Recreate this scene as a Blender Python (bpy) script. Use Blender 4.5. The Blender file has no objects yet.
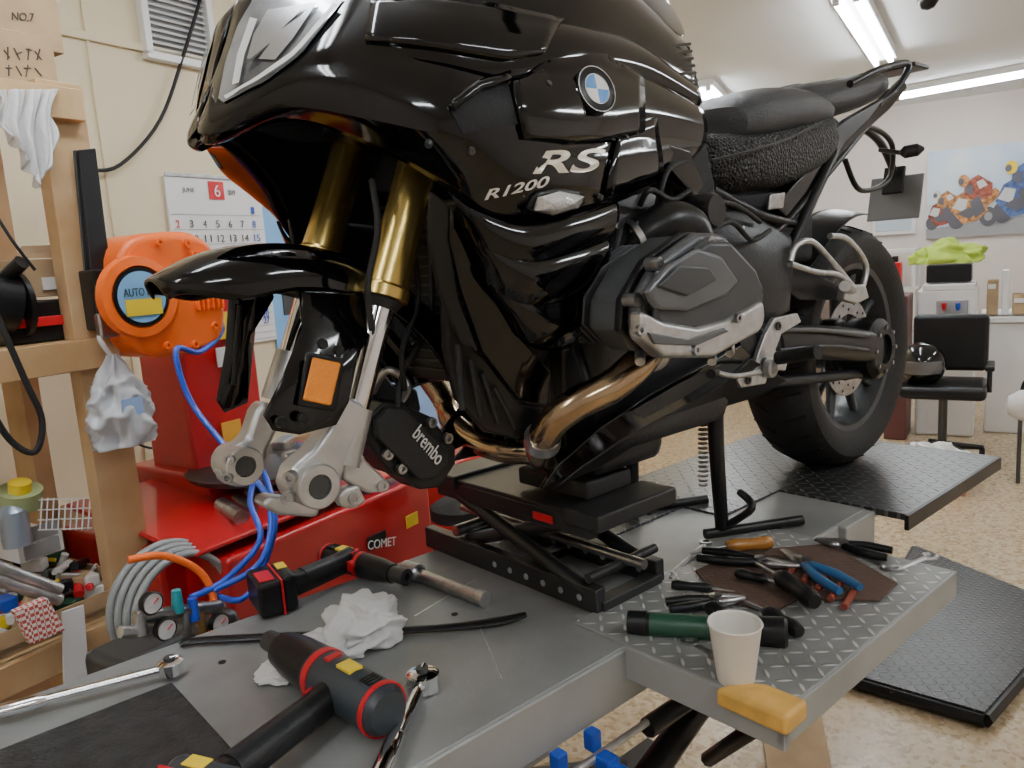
import bpy, bmesh, math, random
from mathutils import Vector, Matrix, noise
from mathutils.bvhtree import BVHTree
random.seed(7)
# ------------------------------------------------------------------ camera calibration
F=770.0
p=math.radians(9.1); ro=math.radians(3.7)
CAM=Vector((0,0,1.4))
fw=Vector((0,math.cos(p),-math.sin(p))); r0=Vector((1,0,0)); u0=Vector((0,math.sin(p),math.cos(p)))
RT=r0*math.cos(ro)-u0*math.sin(ro); UP=r0*math.sin(ro)+u0*math.cos(ro)
def ray(px,py): return fw+RT*((px-512)/F)+UP*((384-py)/F)
def frame(ang_dir,loc):
    X=Vector((ang_dir[0],ang_dir[1],0)).normalized(); Z=Vector((0,0,1)); Y=Z.cross(X)
    M=Matrix.Identity(4)
    for i in range(3):
        M[i][0]=X[i];M[i][1]=Y[i];M[i][2]=Z[i];M[i][3]=loc[i]
    return M
BM=frame((.755,.6557),(-.319,1.024,.8))      # lift / motorcycle frame (x rearwards, y far side, z up from deck)
RM=frame((.536,.844),(0,0,0))                # room frame (x along left wall, y to the left wall)
def hit(px,py,M,ax,val):
    Mi=M.inverted(); o=Mi@CAM; d=Mi.to_3x3()@ray(px,py)
    k=(val-o[ax])/d[ax]
    return o+d*k
def b(px,py,y): return hit(px,py,BM,1,y)
def T(px,py,h=0.0): return hit(px,py,BM,2,h)
def rf(px,py,X): return hit(px,py,RM,0,X)
def rl(px,py,Y): return hit(px,py,RM,1,Y)
def rz(px,py,z): return hit(px,py,RM,2,z)
SURF=[None]
def bs(px,py,off=.003,y=-.2):
    Mi=BM.inverted(); o=Mi@CAM; d=(Mi.to_3x3()@ray(px,py)).normalized()
    r=SURF[0].ray_cast(o,d)
    if r[0] is None: return b(px,py,y),Vector((0,-1,0))
    n=r[1] if r[1].dot(d)<0 else -r[1]
    return r[0]+n*off,n
# ------------------------------------------------------------------ materials
MATS={}
def nn(nt,t,**k):
    n=nt.nodes.new(t)
    for a,v in k.items(): setattr(n,a,v)
    return n
def mat(name,col,rough=.5,metal=0,coat=0,var=0,vs=20,bump=0,bs=60,emit=0,trans=0,col2=None,alpha=1,spec=None,vor=0):
    if name in MATS: return MATS[name]
    m=bpy.data.materials.new(name); m.use_nodes=True; nt=m.node_tree; B=nt.nodes['Principled BSDF']
    B.inputs['Base Color'].default_value=(*col,1); B.inputs['Roughness'].default_value=rough
    B.inputs['Metallic'].default_value=metal; B.inputs['Coat Weight'].default_value=coat
    B.inputs['Coat Roughness'].default_value=.03
    if spec is not None: B.inputs['Specular IOR Level'].default_value=spec
    if trans: B.inputs['Transmission Weight'].default_value=trans
    if alpha<1: B.inputs['Alpha'].default_value=alpha
    if emit:
        B.inputs['Emission Color'].default_value=(*col,1); B.inputs['Emission Strength'].default_value=emit
    tc=nn(nt,'ShaderNodeTexCoord')
    if var or col2:
        no=nn(nt,'ShaderNodeTexNoise'); no.inputs['Scale'].default_value=vs; no.inputs['Detail'].default_value=6
        nt.links.new(tc.outputs['Object'],no.inputs['Vector'])
        cr=nn(nt,'ShaderNodeValToRGB')
        c2=col2 if col2 else tuple(max(0,c*(1-var)) for c in col)
        cr.color_ramp.elements[0].color=(*c2,1); cr.color_ramp.elements[1].color=(*col,1)
        cr.color_ramp.elements[0].position=.35; cr.color_ramp.elements[1].position=.62
        nt.links.new(no.outputs['Fac'],cr.inputs['Fac']); nt.links.new(cr.outputs['Color'],B.inputs['Base Color'])
    if bump:
        nb=nn(nt,'ShaderNodeTexVoronoi' if vor else 'ShaderNodeTexNoise'); nb.inputs['Scale'].default_value=bs
        if not vor: nb.inputs['Detail'].default_value=4
        nt.links.new(tc.outputs['Object'],nb.inputs['Vector'])
        bp=nn(nt,'ShaderNodeBump'); bp.inputs['Strength'].default_value=bump; bp.inputs['Distance'].default_value=.01
        nt.links.new(nb.outputs[0],bp.inputs['Height']); nt.links.new(bp.outputs['Normal'],B.inputs['Normal'])
    MATS[name]=m; return m
def checker_mat(name,col,colr,rough,metal,scale,ang):
    m=bpy.data.materials.new(name); m.use_nodes=True; nt=m.node_tree; B=nt.nodes['Principled BSDF']
    B.inputs['Metallic'].default_value=metal
    tc=nn(nt,'ShaderNodeTexCoord'); mp=nn(nt,'ShaderNodeMapping')
    mp.inputs['Rotation'].default_value=(0,0,ang); mp.inputs['Scale'].default_value=(scale,scale,scale)
    nt.links.new(tc.outputs['Object'],mp.inputs['Vector'])
    sp=nn(nt,'ShaderNodeSeparateXYZ'); nt.links.new(mp.outputs['Vector'],sp.inputs[0])
    def ma(op,a,c=None):
        n=nn(nt,'ShaderNodeMath',operation=op)
        for i,v in enumerate((a,c)):
            if v is None: continue
            if isinstance(v,(int,float)): n.inputs[i].default_value=v
            else: nt.links.new(v,n.inputs[i])
        return n.outputs[0]
    x,y=sp.outputs[0],sp.outputs[1]
    fx=ma('SUBTRACT',ma('FRACT',x),.5); fy=ma('SUBTRACT',ma('FRACT',y),.5)
    par=ma('ABSOLUTE',ma('MODULO',ma('ADD',ma('FLOOR',x),ma('FLOOR',y)),2.0))
    a=ma('ADD',fx,fy); c=ma('SUBTRACT',fx,fy)
    def ell(q,w): return ma('ADD',ma('POWER',ma('ABSOLUTE',ma('DIVIDE',q,.62)),2.0),ma('POWER',ma('ABSOLUTE',ma('DIVIDE',w,.17)),2.0))
    e0=ell(a,c); e1=ell(c,a)
    e=ma('ADD',ma('MULTIPLY',e0,ma('SUBTRACT',1.0,par)),ma('MULTIPLY',e1,par))
    h=nn(nt,'ShaderNodeMapRange'); h.inputs['From Min'].default_value=1.15; h.inputs['From Max'].default_value=.35
    nt.links.new(e,h.inputs['Value'])
    mx=nn(nt,'ShaderNodeMix',data_type='RGBA'); mx.inputs['A'].default_value=(*col,1); mx.inputs['B'].default_value=(*colr,1)
    nt.links.new(h.outputs['Result'],mx.inputs['Factor'])
    no=nn(nt,'ShaderNodeTexNoise'); no.inputs['Scale'].default_value=9; no.inputs['Detail'].default_value=8
    nt.links.new(tc.outputs['Object'],no.inputs['Vector'])
    mr=nn(nt,'ShaderNodeMapRange'); mr.inputs['To Min'].default_value=.55; mr.inputs['To Max'].default_value=1.25
    nt.links.new(no.outputs['Fac'],mr.inputs['Value'])
    mm=nn(nt,'ShaderNodeMix',data_type='RGBA',blend_type='MULTIPLY'); mm.inputs['Factor'].default_value=1
    nt.links.new(mx.outputs['Result'],mm.inputs['A']); nt.links.new(mr.outputs['Result'],mm.inputs['B'])
    nt.links.new(mm.outputs['Result'],B.inputs['Base Color'])
    B.inputs['Roughness'].default_value=rough
    bp=nn(nt,'ShaderNodeBump'); bp.inputs['Strength'].default_value=.9; bp.inputs['Distance'].default_value=.003
    nt.links.new(h.outputs['Result'],bp.inputs['Height']); nt.links.new(bp.outputs['Normal'],B.inputs['Normal'])
    return m
LANG=-math.atan2(.6557,.755)
gloss=mat('gloss_black',(.0015,.0015,.002),.075,0,0,spec=.5)
satin=mat('satin_black',(.010,.010,.011),.33,spec=.35)
matte=mat('matte_black',(.009,.009,.010),.6,bump=.15,bs=200,spec=.3)
dgrey=mat('dark_grey_metal',(.08,.084,.088),.35,.6)
engb=mat('engine_black',(.024,.025,.027),.38,.3,bump=.1,bs=150,spec=.4)
gunm=mat('cover_gunmetal',(.125,.132,.14),.34,.5)
coverd=mat('cover_dark',(.06,.064,.068),.34,.4)
rubber=mat('rubber',(.018,.018,.018),.6,bump=.2,bs=120,spec=.35)
gold=mat('gold_anodised',(.64,.46,.14),.27,.9,var=.12,vs=30)
chrome=mat('chrome',(.85,.86,.88),.06,1)
silver=mat('cast_silver',(.60,.60,.59),.34,.7,var=.15,vs=25)
alu=mat('aluminium',(.60,.60,.60),.32,.8,var=.2,vs=60)
steel=mat('steel',(.5,.5,.51),.28,.95,var=.3,vs=50)
bronze=mat('header_bronze',(.50,.37,.235),.17,1,var=.3,vs=14,col2=(.30,.215,.14))
amber=mat('amber_reflector',(.95,.28,.01),.15,coat=1,bump=.3,bs=300)
lens=mat('headlight_lens',(.42,.44,.47),.12,.35,coat=1,var=.65,vs=12)
clear=mat('clear_lens',(.7,.7,.7),.1,.3,coat=1,bump=.4,bs=250)
seatm=mat('seat_vinyl',(.045,.045,.047),.45,bump=.3,bs=350)
seatg=mat('seat_grip',(.03,.03,.031),.5,bump=.9,bs=170,vor=1)
white=mat('white_plastic',(.82,.82,.81),.35)
whitep=mat('white_paper',(.85,.85,.84),.7)
cup=mat('cup_paper',(.86,.83,.76),.55)
blue=mat('blue_plastic',(.01,.07,.45),.35)
hoseb=mat('blue_hose',(.02,.08,.55),.3)
red=mat('red_paint',(.56,.012,.018),.28,coat=.5,var=.15,vs=8)
redp=mat('red_plastic',(.6,.01,.02),.4)
orange=mat('orange_plastic',(1.0,.17,.02),.35)
yellow=mat('yellow_plastic',(.9,.65,.03),.4)
wood=mat('pine_wood',(.60,.40,.21),.6,var=.3,vs=7,bump=.1,bs=40,col2=(.48,.29,.13))
card=mat('cardboard',(.46,.32,.18),.8,var=.15,vs=15)
cloth=mat('cotton_cloth',(.76,.755,.75),.9,bump=.2,bs=220)
lcd=mat('skyblue',(.22,.48,.80),.5)
green=mat('dark_green',(.02,.08,.045),.4)
lime=mat('lime_fabric',(.45,.62,.08),.7)
grey=mat('mid_grey',(.32,.32,.33),.5)
deckm=mat('deck_grey_paint',(.28,.285,.28),.36,.1,var=.5,vs=4.5,bump=.05,bs=120,col2=(.185,.19,.185))
decks=mat('deck_side_grey',(.34,.35,.34),.4,.1,var=.2,vs=6)
plateg=checker_mat('checker_plate_grey',(.32,.325,.315),(.70,.70,.68),.38,.3,38,LANG)
plateb=checker_mat('checker_plate_black',(.04,.041,.043),(.15,.15,.155),.3,.3,38,LANG)
amberw=mat('amber_resin',(.8,.46,.10),.35,coat=.3,var=.25,vs=30)
# ------------------------------------------------------------------ builders
GR={}; cur=[None]
def G(name):
    k=name; i=1
    while k in GR: k='%s#%d'%(name,i); i+=1
    GR[k]=[]; cur[0]=k
def fin(me,name):
    ob=bpy.data.objects.new(name,me); bpy.context.collection.objects.link(ob)
    GR[cur[0]].append(ob); return ob
def mk(name,vs,fs,m,M=None,smooth=True,bev=0,seg=2,sub=0,solid=0,mir=False,ang=38,bl=30):
    vs=[Vector(v) for v in vs]; fs=[tuple(f) for f in fs]
    if mir:
        n=len(vs); vs=vs+[Vector((v.x,-v.y,v.z)) for v in vs]
        fs=fs+[tuple(i+n for i in reversed(f)) for f in fs]
    if M is not None: vs=[M@v for v in vs]
    me=bpy.data.meshes.new(name); me.from_pydata(vs,[],fs)
    bm=bmesh.new(); bm.from_mesh(me); bmesh.ops.recalc_face_normals(bm,faces=bm.faces); bm.to_mesh(me); bm.free()
    me.materials.append(m)
    me.polygons.foreach_set('use_smooth',[smooth]*len(me.polygons))
    if smooth and not bev:
        try: me.set_sharp_from_angle(angle=math.radians(ang))
        except Exception: pass
    ob=fin(me,name)
    if solid:
        s=ob.modifiers.new('s','SOLIDIFY'); s.thickness=solid; s.offset=0
    if bev:
        bv=ob.modifiers.new('b','BEVEL'); bv.width=bev; bv.segments=seg; bv.limit_method='ANGLE'; bv.angle_limit=math.radians(bl); bv.harden_normals=True
    if sub:
        su=ob.modifiers.new('u','SUBSURF'); su.levels=sub; su.render_levels=sub
    return ob
def box(name,c,s,m,M=None,bev=.003,R=None,mir=False):
    c=Vector(c); vs=[]
    for i in (-1,1):
        for j in (-1,1):
            for k in (-1,1):
                v=Vector((i*s[0]/2,j*s[1]/2,k*s[2]/2))
                if R is not None: v=R@v
                vs.append(c+v)
    fs=[(0,1,3,2),(4,6,7,5),(0,4,5,1),(2,3,7,6),(0,2,6,4),(1,5,7,3)]
    return mk(name,vs,fs,m,M,smooth=bool(bev),bev=bev,mir=mir)
def box2(name,a,c,m,M=None,bev=.003):
    a=Vector(a);c=Vector(c); s=c-a
    return box(name,(a+c)/2,(abs(s.x),abs(s.y),abs(s.z)),m,M,bev)
def ext(name,pts,vec,m,M=None,bev=.003,mir=False,seg=2):
    vec=Vector(vec); n=len(pts); pts=[Vector(q) for q in pts]
    vs=pts+[q+vec for q in pts]
    fs=[tuple(range(n)),tuple(range(2*n-1,n-1,-1))]+[(i,(i+1)%n,n+(i+1)%n,n+i) for i in range(n)]
    return mk(name,vs,fs,m,M,smooth=bool(bev),bev=bev,mir=mir,seg=seg)
def plate(name,pix,y,th,m,mir=False,bev=.003):
    return ext(name,[b(q[0],q[1],y) for q in pix],(0,th,0),m,BM,bev,mir)
def crom(P,res):
    P=[Vector(q) for q in P]
    if len(P)<3 or res<=1: return P
    out=[]
    for i in range(len(P)-1):
        a=P[max(i-1,0)];q=P[i];c=P[i+1];d=P[min(i+2,len(P)-1)]
        for j in range(res):
            t=j/res
            out.append(.5*((2*q)+(c-a)*t+(2*a-5*q+4*c-d)*t*t+(3*q-a-3*c+d)*t**3))
    out.append(P[-1]); return out
def tube(name,P,r,m,M=None,n=12,res=6,mir=False,flat=1.0):
    k=len(P); Q=crom(P,res if k>2 else 1)
    rr=r if isinstance(r,(list,tuple)) else [r]*k
    N=len(Q); vs=[];up=None
    for i,q in enumerate(Q):
        t=(Q[min(i+1,N-1)]-Q[max(i-1,0)]).normalized()
        if up is None:
            up=Vector((0,0,1)) if abs(t.z)<.9 else Vector((1,0,0))
        up=(up-t*up.dot(t)); up=up.normalized() if up.length>1e-6 else t.orthogonal().normalized()
        sd=t.cross(up)
        f=i/(N-1)*(k-1); a=min(int(f),k-2); R=rr[a]+(rr[a+1]-rr[a])*(f-a)
        for j in range(n):
            w=2*math.pi*j/n; vs.append(q+sd*math.cos(w)*R+up*math.sin(w)*R*flat)
    fs=[(i*n+j,i*n+(j+1)%n,(i+1)*n+(j+1)%n,(i+1)*n+j) for i in range(N-1) for j in range(n)]
    fs+=[tuple(range(n-1,-1,-1)),tuple((N-1)*n+j for j in range(n))]
    return mk(name,vs,fs,m,M,mir=mir,ang=50)
def lathe(name,c,ax,prof,m,M=None,n=32,mir=False,ang=38,closed=False):
    c=Vector(c);ax=Vector(ax).normalized(); e=ax.orthogonal().normalized(); g=ax.cross(e); vs=[]
    for h,r in prof:
        for j in range(n):
            w=2*math.pi*j/n; vs.append(c+ax*h+(e*math.cos(w)+g*math.sin(w))*max(r,1e-5))
    k=len(prof)
    fs=[(i*n+j,i*n+(j+1)%n,(i+1)*n+(j+1)%n,(i+1)*n+j) for i in range(k-1) for j in range(n)]
    if closed: fs+=[((k-1)*n+j,(k-1)*n+(j+1)%n,(j+1)%n,j) for j in range(n)]
    else: fs+=[tuple(range(n-1,-1,-1)),tuple((k-1)*n+j for j in range(n))]
    return mk(name,vs,fs,m,M,mir=mir,ang=ang)
def patch(name,rows,m,mir=True,sub=2,solid=.006,off=(0,0,0),px=True,M=BM):
    nc=len(rows[0]); off=Vector(off)
    vs=[(b(*q) if px else Vector(q))+off for r in rows for q in r]
    fs=[(i*nc+j,i*nc+j+1,(i+1)*nc+j+1,(i+1)*nc+j) for i in range(len(rows)-1) for j in range(nc-1)]
    return mk(name,vs,fs,m,M,sub=sub,solid=solid,mir=mir,ang=180)
CV=[];CF=[]
def creased(name,rows,m,mir=True,solid=.006,bvh=True,liner=None):
    """longitudinally smooth panel with crisp character lines between the rows"""
    R=[crom([b(*q) for q in r],8) for r in rows]; nc=len(R[0]); VS=[];
    tt=(0,.12,.3,.5,.7,.88)
    for i in range(len(R)-1):
        for t in (tt if i<len(R)-2 else tt+(1,)):
            bul=.010*4*t*(1-t)
            VS.append([R[i][j].lerp(R[i+1][j],t)+Vector((0,-bul,0)) for j in range(nc)])
    vs=[q for r in VS for q in r]
    fs=[(i*nc+j,i*nc+j+1,(i+1)*nc+j+1,(i+1)*nc+j) for i in range(len(VS)-1) for j in range(nc-1)]
    if bvh:
        o=len(CV); CV.extend(vs); CF.extend([tuple(k+o for k in f) for f in fs])
    if liner:
        vl=[Vector((q.x+.010,q.y+(.010 if q.y<-.012 else 0),q.z+.004)) for q in vs]
        mk(name+'_liner',vl,fs,liner,BM,mir=mir,ang=26)
    return mk(name,vs,fs,m,BM,solid=solid,mir=mir,ang=26)
def decal(name,ea,eb,m,off=.004,nu=10,nv=6,mir=True,solid=0):
    def ev(E,t):
        f=t*(len(E)-1); i=min(int(f),len(E)-2); f-=i
        return E[i][0]+(E[i+1][0]-E[i][0])*f, E[i][1]+(E[i+1][1]-E[i][1])*f
    vs=[]
    for i in range(nu+1):
        A=ev(ea,i/nu);C=ev(eb,i/nu)
        for j in range(nv+1):
            t=j/nv; vs.append(bs(A[0]+(C[0]-A[0])*t,A[1]+(C[1]-A[1])*t,off)[0])
    fs=[(i*(nv+1)+j,(i+1)*(nv+1)+j,(i+1)*(nv+1)+j+1,i*(nv+1)+j+1) for i in range(nu) for j in range(nv)]
    return mk(name,vs,fs,m,BM,mir=mir,solid=solid,ang=40)
def puff(name,out,m,bulge=.02,mir=True,solid=.008,off=(0,0,0),dirv=(0,-1,0),loc=None,sub=0,ang=24):
    P=[b(*q) for q in out] if loc is None else [Vector(q) for q in loc]
    P=[q+Vector(off) for q in P]; dv=Vector(dirv)
    n=len(P); c=sum(P,Vector())/n; vs=[];R=[1,.95,.8,.5,.25]
    for r in R:
        for q in P: vs.append(c+(q-c)*r+dv*bulge*(1-r*r))
    fs=[(i*n+j,i*n+(j+1)%n,(i+1)*n+(j+1)%n,(i+1)*n+j) for i in range(len(R)-1) for j in range(n)]
    fs.append(tuple((len(R)-1)*n+j for j in range(n)))
    return mk(name,vs,fs,m,BM,solid=solid,sub=sub,mir=mir,ang=ang)
def sp(v,e): return math.copysign(abs(v)**e,v)
def loft(name,st,m,n=20,e=.7,mir=False,cy=0,M=BM,sub=0):
    vs=[];k=len(st)
    for (px,pt,pb,w) in st:
        t=b(px,pt,cy-w*.6); q=b(px,pb,cy-w*.9); x=(t.x+q.x)/2; zc=(t.z+q.z)/2; h=(t.z-q.z)/2
        for j in range(n):
            a=2*math.pi*j/n; vs.append((x,cy+w*sp(math.cos(a),e),zc+h*sp(math.sin(a),e)))
    fs=[(i*n+j,i*n+(j+1)%n,(i+1)*n+(j+1)%n,(i+1)*n+j) for i in range(k-1) for j in range(n)]
    fs+=[tuple(range(n-1,-1,-1)),tuple((k-1)*n+j for j in range(n))]
    return mk(name,vs,fs,m,M,mir=mir,sub=sub,ang=60)
def textmesh(s,bold=0):
    cu=bpy.data.curves.new('t','FONT'); cu.body=s; cu.offset=bold; o=bpy.data.objects.new('t',cu); bpy.context.collection.objects.link(o)
    bpy.context.view_layer.update()
    me=bpy.data.meshes.new_from_object(o); bpy.data.objects.remove(o)
    xs=[v.co.x for v in me.vertices]; ys=[v.co.y for v in me.vertices]
    x0,x1,y0,y1=min(xs),max(xs),min(ys),max(ys)
    for v in me.vertices: v.co=((v.co.x-x0)/(x1-x0),(v.co.y-y0)/(y1-y0),0)
    return me
def text(name,s,p0,p1,p2,m,M=None):
    me=textmesh(s); p0=Vector(p0);p1=Vector(p1);p2=Vector(p2)
    for v in me.vertices:
        q=p0+(p1-p0)*v.co.x+(p2-p0)*v.co.y
        v.co=M@q if M is not None else q
    me.materials.clear(); me.materials.append(m)
    ob=fin(me,name); sm=ob.modifiers.new('s','SOLIDIFY'); sm.thickness=.0012; sm.offset=0
    return ob
def text_on(name,s,a,c,d,m,off=.003,bold=.02):
    me=textmesh(s,bold)
    for v in me.vertices:
        px=a[0]+(c[0]-a[0])*v.co.x+(d[0]-a[0])*v.co.y; py=a[1]+(c[1]-a[1])*v.co.x+(d[1]-a[1])*v.co.y
        v.co=BM@bs(px,py,off)[0]
    me.materials.clear(); me.materials.append(m); fin(me,name)
def rotz(a): return Matrix.Rotation(a,3,'Z')
def crumple(c,r,m,M,seed,amp=.3,lift=.55,N=90,part='cloth',f1=1.25,f2=2.9):
    c=Vector(c); vs=[]; S=Vector((seed,seed*1.7,seed*.6))
    for i in range(N+1):
        ph=math.pi*i/N
        for j in range(N):
            th=2*math.pi*j/N; d=Vector((math.cos(th)*math.sin(ph),math.sin(th)*math.sin(ph),math.cos(ph)))
            w=noise.noise_vector(d*1.3+S)*.5
            a=abs(noise.noise((d+w)*f1+S)); e=abs(noise.noise((d+w*1.4)*f2+S*2))
            rr=1+amp*(.45-2.2*a)+amp*.35*(.4-1.8*e)+.22*noise.noise(d*1.1-S)
            v=Vector((d.x*r[0]*rr,d.y*r[1]*rr,r[2]*(d.z*rr+lift))); v.z=max(.002+.002*(a+e),v.z)
            vs.append(c+v)
    fs=[(i*N+j,i*N+(j+1)%N,(i+1)*N+(j+1)%N,(i+1)*N+j) for i in range(N) for j in range(N)]
    mk(part,vs,fs,m,M,ang=180)
# ------------------------------------------------------------------ ROOM
HC=2.6
wallm=mat('wall_cream',(.80,.70,.48),.7,var=.05,vs=3)
wallf=mat('wall_rose',(.79,.72,.68),.7,var=.05,vs=3)
ceilm=mat('ceiling_white',(.82,.83,.84),.8)
ply=mat('plywood_brown',(.48,.30,.16),.6,var=.25,vs=5)
fm=bpy.data.materials.new('floor_vinyl'); fm.use_nodes=True; nt=fm.node_tree; B=nt.nodes['Principled BSDF']
tc=nn(nt,'ShaderNodeTexCoord'); vo=nn(nt,'ShaderNodeTexVoronoi'); vo.inputs['Scale'].default_value=70
nt.links.new(tc.outputs['Object'],vo.inputs['Vector'])
cr=nn(nt,'ShaderNodeValToRGB'); sx=nn(nt,'ShaderNodeSeparateColor')
nt.links.new(vo.outputs['Color'],sx.inputs[0]); nt.links.new(sx.outputs[0],cr.inputs['Fac'])
cr.color_ramp.elements[0].color=(.32,.22,.12,1); cr.color_ramp.elements[1].color=(.60,.49,.33,1)
e=cr.color_ramp.elements.new(.4); e.color=(.52,.39,.23,1)
nt.links.new(cr.outputs['Color'],B.inputs['Base Color']); B.inputs['Roughness'].default_value=.25
G('floor'); box2('floor',(-2.6,-3.6,-.05),(8.5,2.5,0),fm,RM,0)
G('ceiling'); box2('ceiling',(-2.6,-3.6,HC),(8.5,2.5,HC+.05),ceilm,RM,0)
G('wall_left'); box2('wall_left',(-2.6,2.4,0),(8.5,2.5,HC),wallm,RM,0)
G('wall_far'); box2('wall_far',(8.4,-3.6,0),(8.5,2.4,HC),wallf,RM,0)
G('wall_right'); box2('wall_right',(-2.6,-3.6,0),(8.4,-3.5,HC),wallf,RM,0)
G('wall_back'); box2('wall_back',(-2.6,-3.5,0),(-2.5,2.4,HC),wallf,RM,0)
G('trim_1'); z1=rl(125,45,2.4).z
box2('batten',(-2.5,2.385,z1-.012),(8.4,2.4,z1+.012),wallm,RM,.002)
G('trim_2'); z2=rl(165,475,2.4).z
box2('wainscot',(-2.5,2.375,0),(8.4,2.4,z2),ply,RM,.002)
for k in range(8):
    G('trim_%d'%(k+3)); box2('seam',(.55+.91*k,2.39,z2),(.56+.91*k,2.4,HC),wallm,RM,0)
tubem=mat('tube_glow',(.91,.96,1.0),.4,emit=47)
def lamp(a,c):
    G('ceiling_lamp'); a=Vector(a);c=Vector(c); d=(c-a).normalized(); s=Vector((-d.y,d.x,0)); L=(c-a).length
    R=Matrix((d,s,Vector((0,0,1)))).transposed(); mid=(a+c)/2
    box('housing',(mid.x,mid.y,HC-.025),(L,.16,.05),white,RM,.006,R)
    for q in (-.045,.045):
        A=a+s*q;Cc=c+s*q; A.z=Cc.z=HC-.068
        tube('tube',[A+d*.04,Cc-d*.04],.016,tubem,RM,10)
        for E in (A,Cc): box('socket',(E.x,E.y,HC-.06),(.03,.03,.05),white,RM,.003,R)
def lampz(p0,p1): lamp(rz(p0[0],p0[1],HC-.06),rz(p1[0],p1[1],HC-.06))
lampz((846,-2),(884,62)); lampz((892,97),(1030,72)); lampz((702,88),(732,116))
for a,c in (((-1.6,.9),(-.4,.9)),((.2,.95),(1.4,.95)),((2.2,1.1),(3.4,1.1)),((-1.6,-1.1),(-.4,-1.1)),((.6,-1.3),(1.8,-1.3)),((3.0,-1.6),(4.2,-1.6)),((5.4,-1.8),(6.6,-1.8))):
    lamp((a[0],a[1],HC),(c[0],c[1],HC))
# ------------------------------------------------------------------ LIFT TABLE
G('motorcycle_lift_table')
box2('deck',(-1.0,-.24,-.035),(1.75,.33,0),deckm,BM,.004)
box2('side_rail_near',(-1.0,-.245,-.09),(1.22,-.22,-.002),decks,BM,.004)
box2('side_rail_far',(-1.0,.31,-.09),(1.75,.335,-.002),decks,BM,.004)
box2('front_mat',(-.98,-.2,.0),(-.13,.19,.006),mat('worn_mat',(.03,.03,.031),.6,bump=.4,bs=90,var=.6,vs=30),BM,.002)
box2('side_plate_front',(.41,-.505,-.004),(1.0,-.13,.004),plateg,BM,.0015)
box2('side_plate_skirt_a',(.405,-.51,-.045),(1.0,-.498,.003),decks,BM,.002)
box2('side_plate_skirt_b',(.405,-.51,-.05),(.417,-.24,.003),decks,BM,.002)
box2('side_plate_skirt_c',(.99,-.51,-.045),(1.002,-.24,.003),decks,BM,.002)
box2('rear_plate_near',(1.24,-.33,-.01),(1.83,-.03,.005),plateb,BM,.0015)
box2('rear_plate_far',(1.0,-.03,.0),(1.83,.32,.005),plateb,BM,.0015)
box2('mid_plate_far',(.72,.08,.0),(1.0,.32,.005),plateb,BM,.0015)
box2('rear_plate_lip',(1.235,-.335,-.03),(1.83,-.325,.004),satin,BM,.002)
box2('rear_end_box',(1.1,-.262,-.09),(1.24,-.235,-.001),decks,BM,.004)
for x in (-.6,.2,1.0): box2('cross_member',(x,-.22,-.12),(x+.06,.31,-.035),decks,BM,.004)
for y in (-.2,.27):
    tube('scissor_leg_a',[(-.55,y,-.74),(.95,y,-.10)],.026,satin,BM,8)
    tube('scissor_leg_b',[(.95,y,-.74),(-.55,y,-.10)],.026,satin,BM,8)
    box2('base_rail',(-.7,y-.03,-.8),(1.1,y+.03,-.74),satin,BM,.004)
for x in (-.6,1.0): box2('base_cross',(x,-.2,-.79),(x+.06,.27,-.75),satin,BM,.004)
for P in (((.5,-.46,-.05),(.62,-.24,-.3)),((.92,-.46,-.05),(.8,-.24,-.3))): tube('side_plate_strut',P,.014,satin,BM,8)
tube('strut_bar',[(.42,-.27,-.13),(.98,-.27,-.13)],.016,satin,BM,8)
for q in ((.1,.1),(-.05,.2),(.3,.05),(.05,-.1)): lathe('deck_bolt_hole',(q[0],q[1],.0005),(0,0,1),[(0,.006),(.001,.006)],matte,BM,12)
for P in (((.02,-.12),(.16,-.05)),((.22,-.17),(.30,-.02)),((-.05,-.02),(.05,.02)),((.25,.1),(.42,.14)),((.6,-.05),(.78,-.02))): tube('paint_scratch',[(P[0][0],P[0][1],.0),(P[1][0],P[1][1],.0)],.0012,alu,BM,6,flat=.5)
G('corner_guard')
ext('guard',[(.390,-.522,-.018),(.446,-.522,-.018),(.446,-.462,-.018),(.428,-.435,-.018),(.390,-.415,-.018)],(0,0,.030),amberw,BM,.008,seg=3)
G('access_ramp')
q=[rz(845,672,.05),rz(985,712,.05),rz(1075,610,.05),rz(915,545,.05)]
ext('ramp_plate',q,(0,0,-.012),plateb,RM,.002)
for i in range(4):
    A=q[i];C=q[(i+1)%4]; tube('ramp_edge_%d'%i,[A-Vector((0,0,.025)),C-Vector((0,0,.025))],.022,satin,RM,6)
G('wood_board'); q=[rz(760,716,.01),rz(822,716,.01),rz(836,790,.01),rz(770,790,.01)]
ext('board',q,(0,0,-.008),card,RM,.001)
G('air_coupler_rack')
tube('rod',[(.05,-.27,-.12),(.42,-.27,-.12)],.006,alu,BM)
for i in range(4):
    x=.1+.07*i; box('blue_clip',(x,-.285,-.125),(.026,.03,.024),blue,BM,.005); lathe('clip_nut',(x,-.30,-.125),(0,-1,0),[(0,.009),(.02,.009),(.022,.006)],blue,BM,12)
    box('bracket',(x,-.258,-.10),(.02,.02,.03),blue,BM,.003)
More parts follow.
